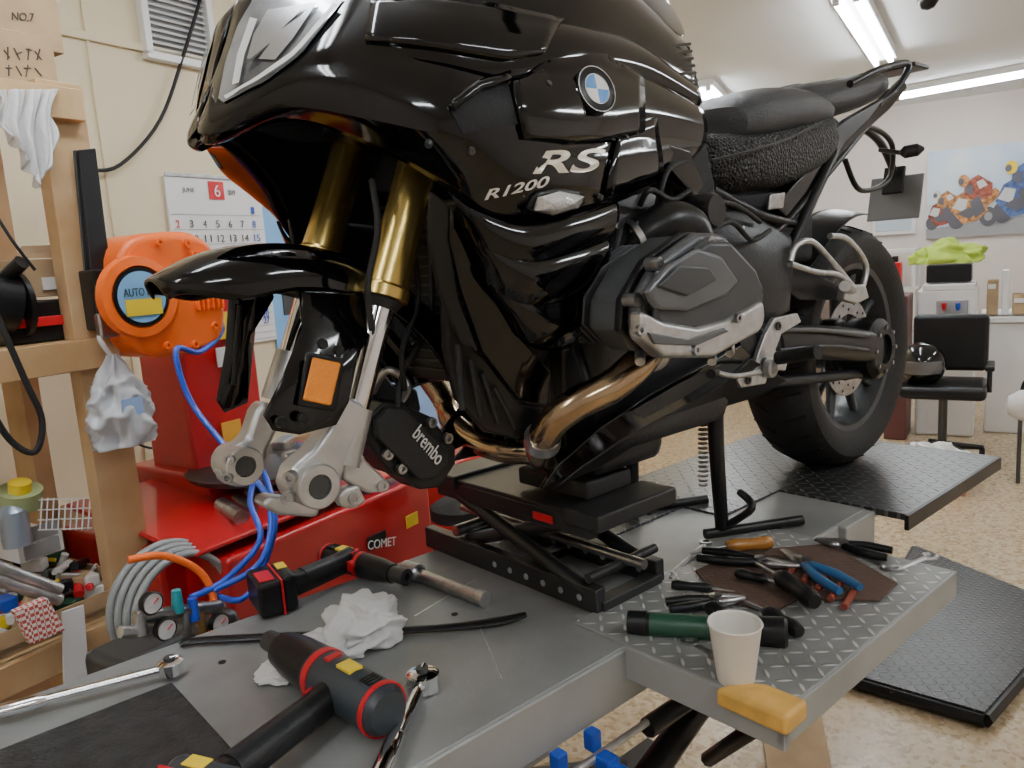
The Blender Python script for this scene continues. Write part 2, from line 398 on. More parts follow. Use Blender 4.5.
# ------------------------------------------------------------------ MOTORCYCLE
G('motorcycle')
C=Vector((1.556,0,.318))
prof=[(-.066,.214),(-.08,.235),(-.09,.262),(-.088,.283),(-.07,.302),(-.04,.313),(0,.318),(.04,.313),(.07,.302),(.088,.283),(.09,.262),(.08,.235),(.066,.214)]
lathe('rear_tyre',C,(0,1,0),prof,rubber,BM,64,closed=True)
for i in range(30):
    a=2*math.pi*i/30
    for sgn in (-1,1):
        pts=[]
        for (yy,rr,da) in ((.012,.3185,0),(.045,.3125,.05),(.075,.2995,.07)):
            aa=a+da+(.1 if sgn>0 else 0); pts.append(C+Vector((math.sin(aa)*rr,yy*sgn,math.cos(aa)*rr)))
        tube('tread_groove',pts,.0022,matte,BM,5,3)
lathe('rear_rim',C,(0,1,0),[(-.07,.222),(-.066,.205),(-.03,.19),(.03,.19),(.066,.205),(.07,.222),(.06,.216),(-.06,.216)],coverd,BM,48,closed=True)
for i in range(10):
    a=2*math.pi*(i//2)/5+(.12 if i%2 else -.12); a2=2*math.pi*(i//2)/5+(.27 if i%2 else -.27)
    tube('spoke',[C+Vector((math.sin(a)*.05,-.02,math.cos(a)*.05)),C+Vector((math.sin(a2)*.2,-.035,math.cos(a2)*.2))],[.016,.011],coverd,BM,8,1)
lathe('hub',C,(0,1,0),[(-.1,.05),(-.05,.06),(.05,.06),(.06,.03)],dgrey,BM)
lathe('brake_disc',C,(0,1,0),[(-.050,.128),(-.046,.128),(-.046,.088),(-.050,.088)],steel,BM,48,closed=True)
for i in range(24):
    a=i*math.pi/12; lathe('disc_hole',C+Vector((math.sin(a)*(.1+.016*(i%2)),-.0505,math.cos(a)*(.1+.016*(i%2)))),(0,-1,0),[(0,.004),(.0006,.004)],matte,BM,8)
box('rear_caliper',C+Vector((-.10,-.055,.045)),(.05,.05,.08),satin,BM,.01)
lathe('final_drive',C,(0,-1,0),[(.06,.075),(.1,.082),(.13,.078),(.145,.062),(.147,.038),(.135,.036),(.135,.0)],satin,BM)
for i in range(8):
    a=i*math.pi/4; lathe('drive_bolt',C+Vector((math.sin(a)*.055,-.143,math.cos(a)*.055)),(0,-1,0),[(0,.006),(.008,.005)],steel,BM,8)
loft('swingarm',[(735,326,368,.05),(770,320,364,.045),(810,324,360,.04),(850,326,362,.038),(880,330,366,.038)],satin,cy=-.11,e=.6)
tube('swingarm_rib',[b(760,332,-.16),b(815,330,-.155),b(868,336,-.155)],.006,coverd,BM,8)
tube('swingarm_rib',[b(780,350,-.158),b(830,346,-.155),b(868,350,-.155)],.004,coverd,BM,8)
tube('paralever_strut',[b(748,385,-.1),b(800,380,-.1),b(868,372,-.1)],.013,engb,BM)
tube('driveshaft_boot',[b(735,345,-.11),b(752,345,-.11),b(770,343,-.11)],[.04,.05,.043],rubber,BM,16)
for i in range(4): lathe('boot_ring',b(738+8*i,345,-.11),(1,0,0),[(-.003,.046),(0,.052),(.003,.046)],rubber,BM,24)
tube('rear_shock',[b(800,300,.0),b(775,215,0)],.03,satin,BM)
for i in range(7):
    q=Vector(b(798-3*i,290-10*i,0)); lathe('shock_coil',q,(Vector(b(775,215,0))-Vector(b(800,300,0))),[(-.005,.038),(0,.043),(.005,.038)],dgrey,BM,20)
patch('rear_hugger',[[(C.x-.30,-.09,.50),(C.x-.2,-.1,.60),(C.x-.05,-.1,.665),(C.x+.1,-.09,.65)],[(C.x-.31,0,.52),(C.x-.21,0,.62),(C.x-.05,0,.69),(C.x+.11,0,.67)]],satin,px=False,solid=.005)
rx=b(895,198,0)
box('licence_plate',(rx.x,0,rx.z),(.006,.15,.13),mat('plate_back',(.18,.18,.18),.5),BM,.003,Matrix.Rotation(.25,3,'Y'))
box('plate_holder',(rx.x-.010,0,rx.z+.05),(.012,.06,.08),satin,BM,.004,Matrix.Rotation(.25,3,'Y'))
tube('plate_arm',[b(850,120,0),b(878,140,0),b(893,170,0),b(894,190,0)],.011,satin,BM)
tube('plate_loop',[b(848,135,-.05),b(872,128,-.06),b(892,145,-.06),b(888,180,-.05),b(860,190,-.05),b(845,160,-.05)],.007,satin,BM)
tube('indicator_stem',[b(880,150,-.06),b(902,153,-.13)],.006,satin,BM)
lathe('rear_indicator',b(900,153,-.13),Vector((.5,-1,.1)),[(0,.006),(.01,.016),(.04,.016),(.055,.004)],satin,BM,16)
puff('tail_light',[(882,94,-.06),(900,88,-.05),(898,100,-.05),(882,106,-.06)],mat('tail_red',(.15,.005,.005),.2),.01)
loft('rider_seat',[(690,140,170,.07),(702,130,184,.10),(728,132,192,.13),(757,130,194,.15),(792,122,190,.155),(822,112,172,.15),(838,112,150,.12)],seatg,sub=1)
tube('seat_piping',[b(712,160,-.118),b(745,152,-.147),b(785,140,-.16),b(822,122,-.155)],.003,seatm,BM,6)
loft('rider_seat_hump',[(722,124,142,.08),(733,106,144,.12),(760,88,141,.145),(792,84,135,.145),(818,92,130,.13),(832,105,122,.10)],seatm,sub=1)
loft('pillion_seat',[(797,88,120,.10),(815,82,122,.12),(845,79,114,.12),(872,73,104,.11),(890,70,94,.08)],seatm,sub=1)
plate('under_seat_panel',[(700,185),(740,195),(790,190),(812,178),(795,215),(770,235),(720,240),(702,220)],-.10,.02,matte,True,.005)
plate('tail_panel',[(775,205),(800,178),(830,150),(870,112),(905,78),(908,88),(890,110),(850,146),(815,184),(787,218)],-.125,.02,gloss,True,.005)
plate('tail_trim',[(820,140),(850,118),(885,98),(870,118),(838,150)],-.135,.02,coverd,True,.003)
tube('grab_rail',[b(850,84,-.14),b(878,70,-.15),b(905,63,-.14),b(907,72,-.14),b(893,92,-.13),b(878,104,-.12)],.0085,satin,BM,mir=True)
box2('rear_rack',(b(885,75,0).x,-.08,b(885,72,0).z),(b(885,75,0).x+.10,.08,b(885,72,0).z+.012),satin,BM,.004)
tube('subframe_tube',[b(846,128,-.12),b(812,200,-.13),b(772,290,-.13)],.012,satin,BM,mir=True)
tube('subframe_tube',[b(872,118,-.11),b(830,170,-.12),b(780,228,-.12),b(750,245,-.12)],.009,satin,BM,mir=True)
tube('subframe_tube',[b(712,190,-.1),b(760,215,-.12),b(800,225,-.12)],.010,satin,BM,mir=True)
tube('subframe_tube',[b(702,170,-.1),b(718,235,-.12),b(745,300,-.13)],.014,satin,BM,mir=True)
box2('battery_tray',(b(735,250,-.08).x,-.09,.55),(b(735,250,-.08).x+.32,.09,.78),matte,BM,.02)
puff('gearbox_cover',[(700,210,-.11),(745,215,-.11),(790,240,-.12),(785,310,-.13),(750,330,-.13),(705,300,-.12)],engb,.025,False,.02)
for q in ((740,228),(772,246),(778,292),(752,318)): lathe('gearbox_bolt',b(*q,-.135),(0,-1,0),[(0,.006),(.008,.005)],steel,BM,8)
tube('passenger_peg_bracket',[b(790,262,-.155),b(796,246,-.155),b(812,242,-.155),b(832,262,-.155),b(858,293,-.155)],.007,alu,BM,10)
tube('passenger_peg_bracket_b',[b(790,264,-.155),b(815,272,-.155),b(840,276,-.155),b(858,296,-.155)],.007,alu,BM,10)
tube('passenger_peg_bracket_c',[b(830,236,-.155),b(848,240,-.155),b(866,266,-.155),b(860,294,-.155)],.007,alu,BM,10)
plate('peg_knuckle',[(846,286),(866,284),(870,298),(858,304),(844,300)],-.165,.02,alu,True,.005)
tube('passenger_peg',[b(852,290,-.15),b(845,286,-.22)],.012,alu,BM,10,mir=True)
plate('side_chrome_badge',[(771,194),(786,192),(784,208),(769,210)],-.14,.008,steel,False)
plate('rider_footrest_plate',[(775,318),(798,313),(802,322),(782,334),(776,350),(788,362),(786,371),(770,370),(766,384),(742,388),(737,380),(754,370),(760,350),(766,334)],-.17,.012,alu,True,.003)
for q in ((778,326),(764,362),(748,380)): lathe('plate_hole',b(*q,-.171),(0,-1,0),[(0,.009),(.003,.009),(.003,.005),(-.002,.004)],dgrey,BM,16)
lathe('footrest_boss',b(768,368,-.175),(0,-1,0),[(0,.02),(.012,.018),(.014,.012),(.006,.01),(.006,0)],alu,BM,24,mir=True)
tube('rider_peg',[b(778,358,-.19),b(818,352,-.28)],.014,rubber,BM,10,mir=True)
tube('gear_lever',[b(760,372,-.19),b(735,376,-.2),b(715,372,-.21)],.005,alu,BM)
tube('gear_lever_toe',[b(716,372,-.2),b(711,374,-.24)],.008,rubber,BM)
plate('heel_guard',[(790,262),(830,280),(845,290),(850,300),(800,300),(780,285)],-.12,.01,satin,True)
# centre stand
f0=T(705,534,.012); f1=T(802,520,.012); fm_=T(722,528,.02)
tube('centre_stand_leg',[b(716,380,-.1),b(716,440,-.1),fm_],[.017,.016,.014],satin,BM)
tube('centre_stand_foot',[f0,fm_-Vector((0,0,.008)),f1],.011,satin,BM)
tube('centre_stand_leg',[Vector(b(716,380,-.1))+Vector((0,.22,0)),Vector(fm_)+Vector((0,.24,0))],.015,satin,BM)
tube('centre_stand_foot',[Vector(f0)+Vector((0,.24,0)),Vector(f1)+Vector((0,.24,0))],.011,satin,BM)
tube('centre_stand_bar',[Vector(b(716,420,-.1)),Vector(b(716,420,-.1))+Vector((0,.2,0))],.012,satin,BM)
tube('stand_tang',[fm_,T(752,508,.07),T(740,492,.09)],.008,satin,BM)
for i in range(14):
    q=b(703,425+4.6*i,-.1); lathe('stand_spring',q,(0.05,0,1),[(-.002,.008),(0,.011),(.002,.008)],steel,BM,12)
# engine
ex=b(655,350,-.26).x
box2('crankcase',(ex-.02,-.155,.26),(ex+.38,.155,.56),engb,BM,.04)
box2('gearbox',(ex+.3,-.12,.27),(ex+.62,.12,.52),engb,BM,.04)
box2('sump',(ex+.02,-.11,.215),(ex+.22,.11,.30),engb,BM,.03)
puff('engine_front_cover',None,engb,.03,False,.02,dirv=(-1,0,0),loc=[(ex-.02,-.14,.30),(ex-.03,-.15,.40),(ex-.03,-.10,.54),(ex-.03,.10,.54),(ex-.03,.15,.40),(ex-.02,.14,.30),(ex-.02,0,.26)])
for i in range(9): box('front_rib',(ex-.045,-.12+.03*i,.40),(.03,.006,.22),engb,BM,.002)
# cylinders
OC=[(626,298),(648,260),(686,233),(712,234),(742,266),(752,290),(748,320),(696,354),(646,354),(624,330)]
base=[b(q[0],q[1],-.335) for q in OC]
def sc(P,k,y):
    c=sum(P,Vector())/len(P); return [Vector((c.x+(q.x-c.x)*k,y,c.z+(q.z-c.z)*k)) for q in P]
ext('cylinder_barrel',sc(base,.72,-.15),(0,-.11,0),engb,BM,.01,True)
for i in range(7): ext('cylinder_fin',sc(base,.88,-.165-.013*i),(0,-.004,0),gunm,BM,.001,True)
ext('cylinder_head',sc(base,.97,-.265),(0,-.055,0),gunm,BM,.008,True)
ext('valve_cover_band',sc(base,1.02,-.318),(0,-.014,0),satin,BM,.004,True)
ext('valve_cover',sc(base,1.0,-.334),(0,-.022,0),gunm,BM,.012,True)
ext('valve_cover_top',sc(base,.86,-.354),(0,-.018,0),coverd,BM,.010,True)
ext('valve_cover_raised_panel',[b(q[0]+5,q[1],-.372) for q in ((634,292),(656,266),(686,248),(710,256),(728,282),(716,296),(676,312),(646,310))],(0,-.012,0),gunm,BM,.008,True)
ext('valve_cover_chevron',[b(q[0]+5,q[1],-.384) for q in ((650,286),(672,266),(702,268),(710,280),(680,296))],(0,-.005,0),coverd,BM,.003,True)
ext('valve_cover_silver',[b(q[0]+6,q[1],-.352) for q in ((620,310),(642,321),(676,327),(706,319),(742,300),(744,320),(738,332),(692,357),(642,357),(620,338))],(0,-.028,0),alu,BM,.008,True)
ext('silver_recess',[b(q[0]+6,q[1],-.379) for q in ((640,332),(680,339),(716,328),(722,331),(688,346),(646,344))],(0,-.004,0),gunm,BM,.002,True)
for q in ((638,330),(736,318),(694,350)): lathe('cover_bolt',b(q[0],q[1],-.380),(0,-1,0),[(0,.007),(.006,.007),(.006,.0035),(.002,.003)],steel,BM,10,mir=True)
for q in ((706,243),(654,264),(632,300),(746,290)): lathe('cover_bolt',b(q[0],q[1],-.354),(0,-1,0),[(-.01,.009),(.010,.009),(.010,.004),(.006,0.003)],steel,BM,10,mir=True)
for q in ((712,354),(640,354),(730,346)): tube('spark_bolt',[b(q[0],q[1],-.33),b(q[0],q[1]+8,-.34)],.007,steel,BM,8)
# intake
tube('intake_tube',[b(622,252,-.17),b(645,236,-.2),b(668,224,-.22),b(688,228,-.23),b(696,246,-.24)],[.03,.034,.036,.034,.03],satin,BM,18,mir=True)
for q in ((636,242,-.19),(658,229,-.21)): lathe('hose_clamp',b(*q),(Vector(b(668,224,-.22))-Vector(b(645,236,-.2))),[(-.005,.037),(.005,.037),(.005,.034),(-.005,.034)],steel,BM,24,closed=True)
lathe('throttle_body',b(702,212,-.2),(0,-1,0),[(-.05,.03),(.02,.032),(.03,.026),(.03,0)],satin,BM,24,mir=True)
for pts in ([(640,205,-.2),(650,190,-.22),(672,200,-.2),(690,190,-.18)],[(655,215,-.2),(668,170,-.19),(690,160,-.16)],[(620,230,-.2),(612,270,-.22),(620,300,-.25),(632,325,-.28)],[(700,240,-.2),(730,222,-.18),(752,240,-.16),(770,230,-.15)],[(705,200,-.16),(735,205,-.15),(760,222,-.14)]):
    tube('cable',[b(*q) for q in pts],.005,rubber,BM,8)
# headers
hp=[(650,350,-.27),(638,364,-.285),(612,386,-.275),(580,402,-.25),(555,420,-.22),(543,440,-.19),(545,458,-.14),(575,462,-.09),(625,452,-.06)]
tube('exhaust_header_near',[b(*q) for q in hp],.0235,bronze,BM,20)
far0=Vector(b(650,350,-.27)); far0.y*=-1; far1=Vector(b(638,364,-.285)); far1.y*=-1
tube('exhaust_header_far',[far0,far1,b(443,398,.235),b(452,420,.19),b(472,438,.13),b(500,449,.06),b(535,452,.0),b(565,455,-.04)],.0235,bronze,BM,20)
lathe('exhaust_collar',b(650,350,-.27),Vector(b(638,364,-.285))-Vector(b(650,350,-.27)),[(-.008,.032),(.008,.032),(.012,.025)],steel,BM,20,mir=True)
tube('exhaust_clamp',[b(543,436,-.195),b(542,444,-.185)],.027,steel,BM,18)
# belly pan
ext('belly_pan_side',[b(*q) for q in ((542,490,-.15),(558,466,-.165),(600,428,-.18),(652,394,-.19),(700,368,-.19),(742,345,-.185),(752,356,-.18),(722,384,-.17),(675,412,-.16),(622,440,-.155),(578,470,-.15))],(0,.012,0),gloss,BM,.004,True)
ext('belly_pan_lower',[b(*q) for q in ((556,488,-.14),(578,470,-.148),(622,440,-.153),(675,412,-.158),(722,384,-.168),(752,358,-.178),(788,380,-.15),(760,396,-.14),(710,410,-.13),(650,438,-.12),(600,468,-.12))],(0,.012,0),satin,BM,.004,True)
ext('side_mesh_panel',[b(*q) for q in ((632,412,-.2),(680,384,-.205),(722,364,-.2),(712,380,-.195),(680,400,-.19),(645,418,-.19))],(0,.006,0),mat('carbon',(.04,.04,.042),.3,bump=.5,bs=500),BM,.002,True)
# radiator / inner
rxx=.235
box2('radiator',(rxx+.03,-.14,.42),(rxx+.09,.14,.70),engb,BM,.008)
for i in range(18): box('radiator_fin',(rxx+.028,0,.44+.0145*i),(.004,.25,.003),dgrey,BM,0)
box2('airbox',(rxx+.06,-.13,.60),(rxx+.5,.13,.90),matte,BM,.03)
tube('steering_head',[(.22,0,.70),(.30,0,.95)],.035,satin,BM)
box('lower_triple_clamp',(.215,0,.80),(.08,.27,.03),satin,BM,.012,Matrix.Rotation(.42,3,'Y'))
# FORKS
def fork(y,ax,mid,top):
    A=Vector(b(*ax,y)); Mi=Vector(b(*mid,y)); Tp=Vector(b(*top,y)); d=(Tp-Mi).normalized()
    lo=Mi-d*.20
    tube('fork_stanchion',[lo,Mi+d*.05],.0185,chrome,BM,20,1)
    lathe('fork_outer_tube',Mi,d,[(0,.024),(.002,.033),(.016,.0335),(.02,.030),(.05,.029),(.12,.0275),((Tp-Mi).length+.12,.0275)],gold,BM,32)
    lathe('fork_dust_seal',Mi,d,[(-.012,.021),(0,.027)],rubber,BM,24)
    return A,Mi,d,lo
A1=fork(-.105,(320,487),(383,300),(412,190))
A2=fork(.105,(245,468),(318,262),(345,168))
plate('fork_bottom_casting',[(286,488),(293,468),(314,450),(328,430),(338,402),(351,396),(368,405),(366,428),(354,450),(346,474),(340,494),(324,506),(298,505)],-.13,.042,silver,False,.012)
plate('fork_bottom_casting',[(222,468),(230,450),(248,438),(256,412),(264,400),(280,408),(280,430),(270,450),(265,472),(258,486),(238,489),(224,483)],.085,.042,silver,False,.012)
tube('casting_socket',[A1[3]-A1[2]*.02,A1[3]+A1[2]*.055],[.026,.0235],silver,BM,24,1)
tube('casting_socket',[A2[3]-A2[2]*.02,A2[3]+A2[2]*.055],[.026,.0235],silver,BM,24,1)
for y,q in ((-.13,(315,485)),(.085,(242,465))):
    c=b(*q,y); lathe('axle_clamp',c,(0,-1,0),[(-.045,.028),(.012,.028),(.014,.026),(.014,.0155),(-.03,.0155),(-.03,0)],silver,BM,32)
    lathe('axle_bore',c+Vector((0,-.0135,0)),(0,-1,0),[(-.02,.014),(-.002,.014)],dgrey,BM,24)
for q in ((292,476),(290,496),(232,458),(230,476)):
    y=-.135 if q[0]>260 else .08
    lathe('pinch_bolt',b(*q,y),(-.6,-.6,0),[(0,.008),(.012,.008),(.012,.004),(.006,.0035)],steel,BM,12)
plate('caliper_mount_ear',[(342,456),(356,450),(392,484),(390,492),(370,494),(344,480)],-.12,.02,silver,False,.006)
plate('caliper_mount_ear',[(346,488),(360,484),(368,502),(356,510),(342,508),(338,496)],-.12,.02,silver,False,.006)
plate('caliper_mount_ear',[(270,496),(300,500),(322,510),(318,518),(280,516),(262,506)],.05,.04,silver,False,.008)
plate('caliper_mount_ear',[(284,455),(300,450),(320,470),(336,498),(322,504),(296,480)],.05,.02,silver,False,.006)
for q in ((358,460),(382,486),(354,499)): lathe('ear_hole',b(*q,-.121),(0,-1,0),[(0,.008),(.003,.008),(.003,.004),(-.004,.004)],steel,BM,14)
# front mudguard
def arc(a,r,y): return Vector((math.sin(math.radians(a))*r,y,.326+math.cos(math.radians(a))*r))
rows=[]
for y,dr in ((-.085,-.055),(-.082,-.018),(-.06,.002),(0,.010),(.06,.002),(.082,-.018),(.085,-.055)):
    row=[]
    for a in (-27,-24,-14,0,15,30,45,60,74):
        k={-27:.30,-24:.62,-14:.92}.get(a,1.0)
        if a>70: k=.85
        row.append(arc(a,.308+dr*(1 if a>-20 else .45),y*k))
    rows.append([q for q in crom(row,4)])
patch('front_mudguard',rows,gloss,mir=False,px=False,sub=1,solid=.005)
puff('mudguard_side_stay',[(300,292,-.09),(352,294,-.09),(378,322,-.10),(356,356,-.13),(346,402,-.135),(334,424,-.135),(298,434,-.135),(272,430,-.13),(264,416,-.13),(284,372,-.125),(302,330,-.11)],gloss,.012,False,.01,ang=60)
plate('reflector_base',[(308,352),(346,358),(336,412),(299,406)],-.150,.008,satin,False,.003)
plate('amber_reflector',[(313,357),(342,363),(332,406),(303,400)],-.155,.006,amber,False,.003)
for q in ((322,344),(338,350),(302,418),(280,422)): lathe('stay_bolt',b(*q,-.150),(0,-1,0),[(0,.007),(.005,.006)],satin,BM,12)
puff('mudguard_side_stay',[(230,282,.085),(262,280,.085),(272,296,.09),(254,320,.1),(246,402,.1),(224,412,.1),(216,400,.1),(226,350,.1)],gloss,.006,False,.008,ang=60)
tube('stay_slot_rim',[b(240,305,.07),b(234,385,.07)],.004,satin,BM)
tube('abs_cable',[b(412,240,-.09),b(418,300,-.08),b(402,350,-.09),b(405,390,-.07)],.004,rubber,BM,8)
tube('brake_hose',[b(372,180,-.12),b(378,230,-.14),b(368,285,-.14),b(372,330,-.13)],.0045,rubber,BM,8)
tube('brake_hose',[b(430,230,-.05),b(430,320,-.05),b(404,370,-.06),b(398,410,-.06)],.0045,rubber,BM,8)
# calipers
ca=[(368,418),(384,402),(404,402),(416,410),(430,416),(456,446),(456,464),(440,488),(420,490),(404,478),(392,474),(370,446)]
plate('brake_caliper',ca,-.06,.055,satin,False,.004)
plate('caliper_outer_bridge',[(378,420),(390,408),(406,408),(448,450),(448,464),(434,480),(420,480),(378,438)],-.074,.016,engb,False,.003)
for q in ((386,454),(400,468),(430,422),(446,438)): lathe('caliper_bolt',b(*q,-.062),(0,-1,0),[(0,.008),(.008,.008),(.008,.004),(.003,.003)],steel,BM,12)
text('caliper_lettering','brembo',b(412,436,-.077),b(437,466,-.077),b(421,424,-.077),whitep,BM)
tube('caliper_hose',[b(400,402,-.05),b(408,385,-.04),b(388,370,-.03),b(372,392,0)],.006,alu,BM,8)
# FAIRING with character lines
rowsF=[
[(262,-30,0),(300,-36,-.07),(350,-45,-.13),(430,-50,-.18),(500,-55,-.19),(560,-45,-.18),(610,-25,-.15),(645,5,-.12),(684,44,-.09)],
[(236,8,0),(258,2,-.06),(345,-5,-.15),(405,5,-.20),(465,8,-.23),(525,20,-.235),(585,30,-.225),(638,45,-.18),(692,85,-.125)],
[(214,82,0),(224,106,-.045),(300,62,-.15),(372,55,-.215),(440,64,-.25),(512,78,-.265),(585,70,-.245),(642,78,-.195),(698,106,-.135)],
[(199,126,0),(210,132,-.035),(290,106,-.135),(380,120,-.225),(448,134,-.272),(510,130,-.288),(578,146,-.27),(640,136,-.21),(704,143,-.135)],
[(201,141,0),(218,142,-.03),(294,118,-.105),(384,150,-.17),(446,186,-.225),(495,220,-.255),(560,215,-.255),(614,202,-.22),(668,178,-.14)]]
creased('upper_fairing',rowsF,gloss,liner=matte)
SURF[0]=BVHTree.FromPolygons(CV,CF)
decal('air_vent_mouth',[(450,112),(476,92),(506,84)],[(462,134),(490,128),(516,124)],matte,.004,10,5)
decal('air_vent_blade',[(448,106),(474,88),(506,80)],[(452,113),(478,95),(506,87)],gloss,.010,12,2,solid=.008)
decal('tank_side_skin',[(508,86),(545,60),(600,54),(640,76)],[(520,140),(560,144),(600,142),(640,132)],gloss,.006,16,8,solid=.006)
decal('upper_cowl_skin',[(372,4),(430,0),(500,8),(560,22)],[(366,44),(430,50),(500,62),(540,56)],gloss,.006,16,6,solid=.006)
decal('knee_vent',[(615,128),(635,122),(652,118)],[(600,196),(632,186),(660,174)],gloss,.006,8,6,solid=.006)
creased('radiator_shroud',[
[(446,190,-.23),(475,210,-.25),(520,224,-.265),(570,216,-.26),(616,202,-.235)],
[(466,232,-.225),(490,250,-.25),(530,262,-.262),(575,252,-.25),(608,240,-.225)],
[(488,285,-.22),(508,298,-.235),(540,305,-.245),(575,296,-.235),(598,285,-.215)],
[(520,335,-.21),(532,345,-.215),(552,350,-.22),(572,345,-.215),(585,330,-.205)]],gloss,bvh=True)
ext('shroud_vane',[b(*q) for q in ((452,205,-.215),(466,232,-.215),(488,285,-.21),(522,338,-.20),(552,372,-.19),(548,405,-.18),(520,400,-.18),(484,352,-.185),(462,290,-.195),(450,240,-.205))],(0,.01,0),gloss,BM,.004,True)
ext('shroud_front_fin',[b(*q) for q in ((432,190,-.20),(450,205,-.21),(452,250,-.2),(460,300,-.19),(480,352,-.18),(462,345,-.17),(440,290,-.18),(430,240,-.19))],(0,.01,0),satin,BM,.004,True)
ext('engine_side_cover',[b(*q) for q in ((444,300,-.15),(462,340,-.155),(486,356,-.165),(520,402,-.172),(548,408,-.175),(540,432,-.16),(520,440,-.15),(486,432,-.14),(458,400,-.14),(446,350,-.14))],(0,.015,0),satin,BM,.006,True)
for i in range(4): tube('cover_rib',[b(458+12*i,345+14*i,-.165),b(462+18*i,410+6*i,-.16)],.004,engb,BM,8)
patch('shroud_inner',[[(430,180,-.17),(450,240,-.17),(470,330,-.17)],[(560,220,-.16),(560,300,-.16),(555,400,-.16)]],matte,sub=1)
for i in range(8):
    q0=b(562+8*i,272-3*i,-.205); q1=b(566+8*i,350-5*i,-.205); tube('side_fin',[q0,(q0+q1)/2+Vector((-.004,-.006,0)),q1],[.004,.005,.004],gunm,BM,8,mir=True)
ext('rear_shroud',[b(*q) for q in ((600,205,-.2),(650,188,-.17),(666,198,-.17),(642,222,-.19),(612,262,-.2),(598,264,-.205))],(0,.012,0),satin,BM,.004,True)
patch('tank_top',[[(500,-55,-.19),(560,-45,-.18),(610,-25,-.15),(645,5,-.12),(684,44,-.09)],[(520,-85,0),(575,-75,0),(625,-50,0),(660,-15,0),(690,36,0)]],gloss)
ext('tank_rear_grille_plate',[b(*q) for q in ((668,40,-.13),(690,46,-.10),(702,100,-.11),(696,108,-.125),(682,70,-.135))],(0,.006,0),matte,BM,.002,True)
for i in range(9):
    t=i/8; tube('tank_rear_grille',[b(670+20*t,46+56*t,-.143),b(690+11*t,44+58*t,-.125)],.0028,dgrey,BM,6)
ext('knee_panel',[b(*q) for q in ((692,98,-.135),(704,130,-.135),(716,188,-.12),(702,204,-.13),(672,182,-.15),(650,160,-.18),(662,132,-.17))],(0,.012,0),matte,BM,.005,True)
ext('tank_strake',[b(*q) for q in ((655,138,-.2),(690,150,-.17),(705,186,-.15),(696,198,-.16),(668,168,-.185))],(0,.01,0),gloss,BM,.004,True)
# headlights
decal('headlight_housing',[(219,103),(226,62),(238,24),(256,-6)],[(226,107),(272,86),(308,59),(352,2)],satin,.002,14,8)
decal('headlight_lens',[(222,100),(229,64),(241,28),(258,-2)],[(227,104),(268,84),(304,57),(346,2)],lens,.005,16,10)
decal('headlight_reflector_bowl',[(252,62),(258,38),(272,14)],[(280,64),(298,42),(320,8)],mat('reflector_bowl',(.6,.62,.65),.2,.8),.008,8,6)
decal('headlight_divider',[(246,74),(262,62)],[(300,22),(312,12)],dgrey,.010,8,1)
decal('running_light_strip',[(230,99),(262,81),(298,56),(336,10)],[(232,102),(265,84),(301,59),(341,12)],white,.009,14,1)
decal('running_light_bar',[(238,88),(243,58),(255,22)],[(245,86),(250,58),(262,24)],white,.009,8,1)
wsr=[[(262,-30,0),(310,-38,-.08),(362,-48,-.14)],[(300,-110,0),(340,-116,-.08),(392,-120,-.14)],[(350,-200,0),(380,-206,-.07),(420,-205,-.12)]]
patch('windscreen',wsr,mat('smoke_screen',(.3,.3,.32),.05,trans=.9),solid=.004)
hb=b(470,-90,0)
tube('handlebar',[(hb.x,-.02,hb.z),(hb.x+.02,-.15,hb.z+.03),(hb.x+.09,-.36,hb.z+.03)],.012,satin,BM,mir=True)
tube('grip',[(hb.x+.05,-.24,hb.z+.03),(hb.x+.09,-.37,hb.z+.03)],.018,rubber,BM,mir=True,res=1)
box('instrument_cluster',(hb.x-.14,0,hb.z+.02),(.05,.22,.1),matte,BM,.015)
# emblem
ec,en=bs(586,95,.014); en=(en+Vector((-.28,0,0))).normalized(); eu=Vector((0,0,1)); eu=(eu-en*eu.dot(en)).normalized(); es=eu.cross(en)
lathe('emblem_ring',ec,en,[(-.014,.031),(.003,.031),(.004,.029),(.004,.0)],satin,BM,40)
lathe('emblem_rim',ec+en*.004,en,[(0,.031),(.0015,.031),(.0015,.0295),(0,.0295)],chrome,BM,40,closed=True)
lathe('emblem_rim',ec+en*.004,en,[(0,.0205),(.0015,.0205),(.0015,.0193),(0,.0193)],chrome,BM,40,closed=True)
for k in range(4):
    vs=[ec+en*.0052]+[ec+en*.0052+(es*math.cos(a)+eu*math.sin(a))*.0195 for a in [math.pi/2*k+math.pi/2*j/8 for j in range(9)]]
    mk('emblem_quarter',vs,[(0,j,j+1) for j in range(1,9)],mat('emblem_blue',(.02,.22,.6),.3) if k%2 else white,BM)
gs=mat('lettering_warm_silver',(.75,.70,.58),.3,.6)
text_on('model_lettering','R1200',(484,199),(544,186),(489,188),mat('lettering_silver',(.85,.85,.85),.3,.5),.004)
text_on('model_lettering_large','RS',(530,174),(592,172),(544,151),gs,.004,.02)
decal('side_indicator_base',[(524,206),(532,192),(556,187),(582,192)],[(530,210),(546,212),(562,210),(578,202)],satin,.004,8,4,solid=.006)
ic,inn=bs(552,200,.012); puff('side_indicator',None,clear,.010,True,.004,loc=[bs(x,y,.011)[0] for x,y in ((528,206),(532,195),(552,190),(577,193),(571,204),(546,210))],dirv=tuple(inn))
for q in ((545,88),(622,140),(470,150),(430,140),(596,196)):
    c,nm=bs(q[0],q[1],.008); lathe('fairing_bolt',c,nm,[(-.004,.005),(.002,.004)],dgrey,BM,10)
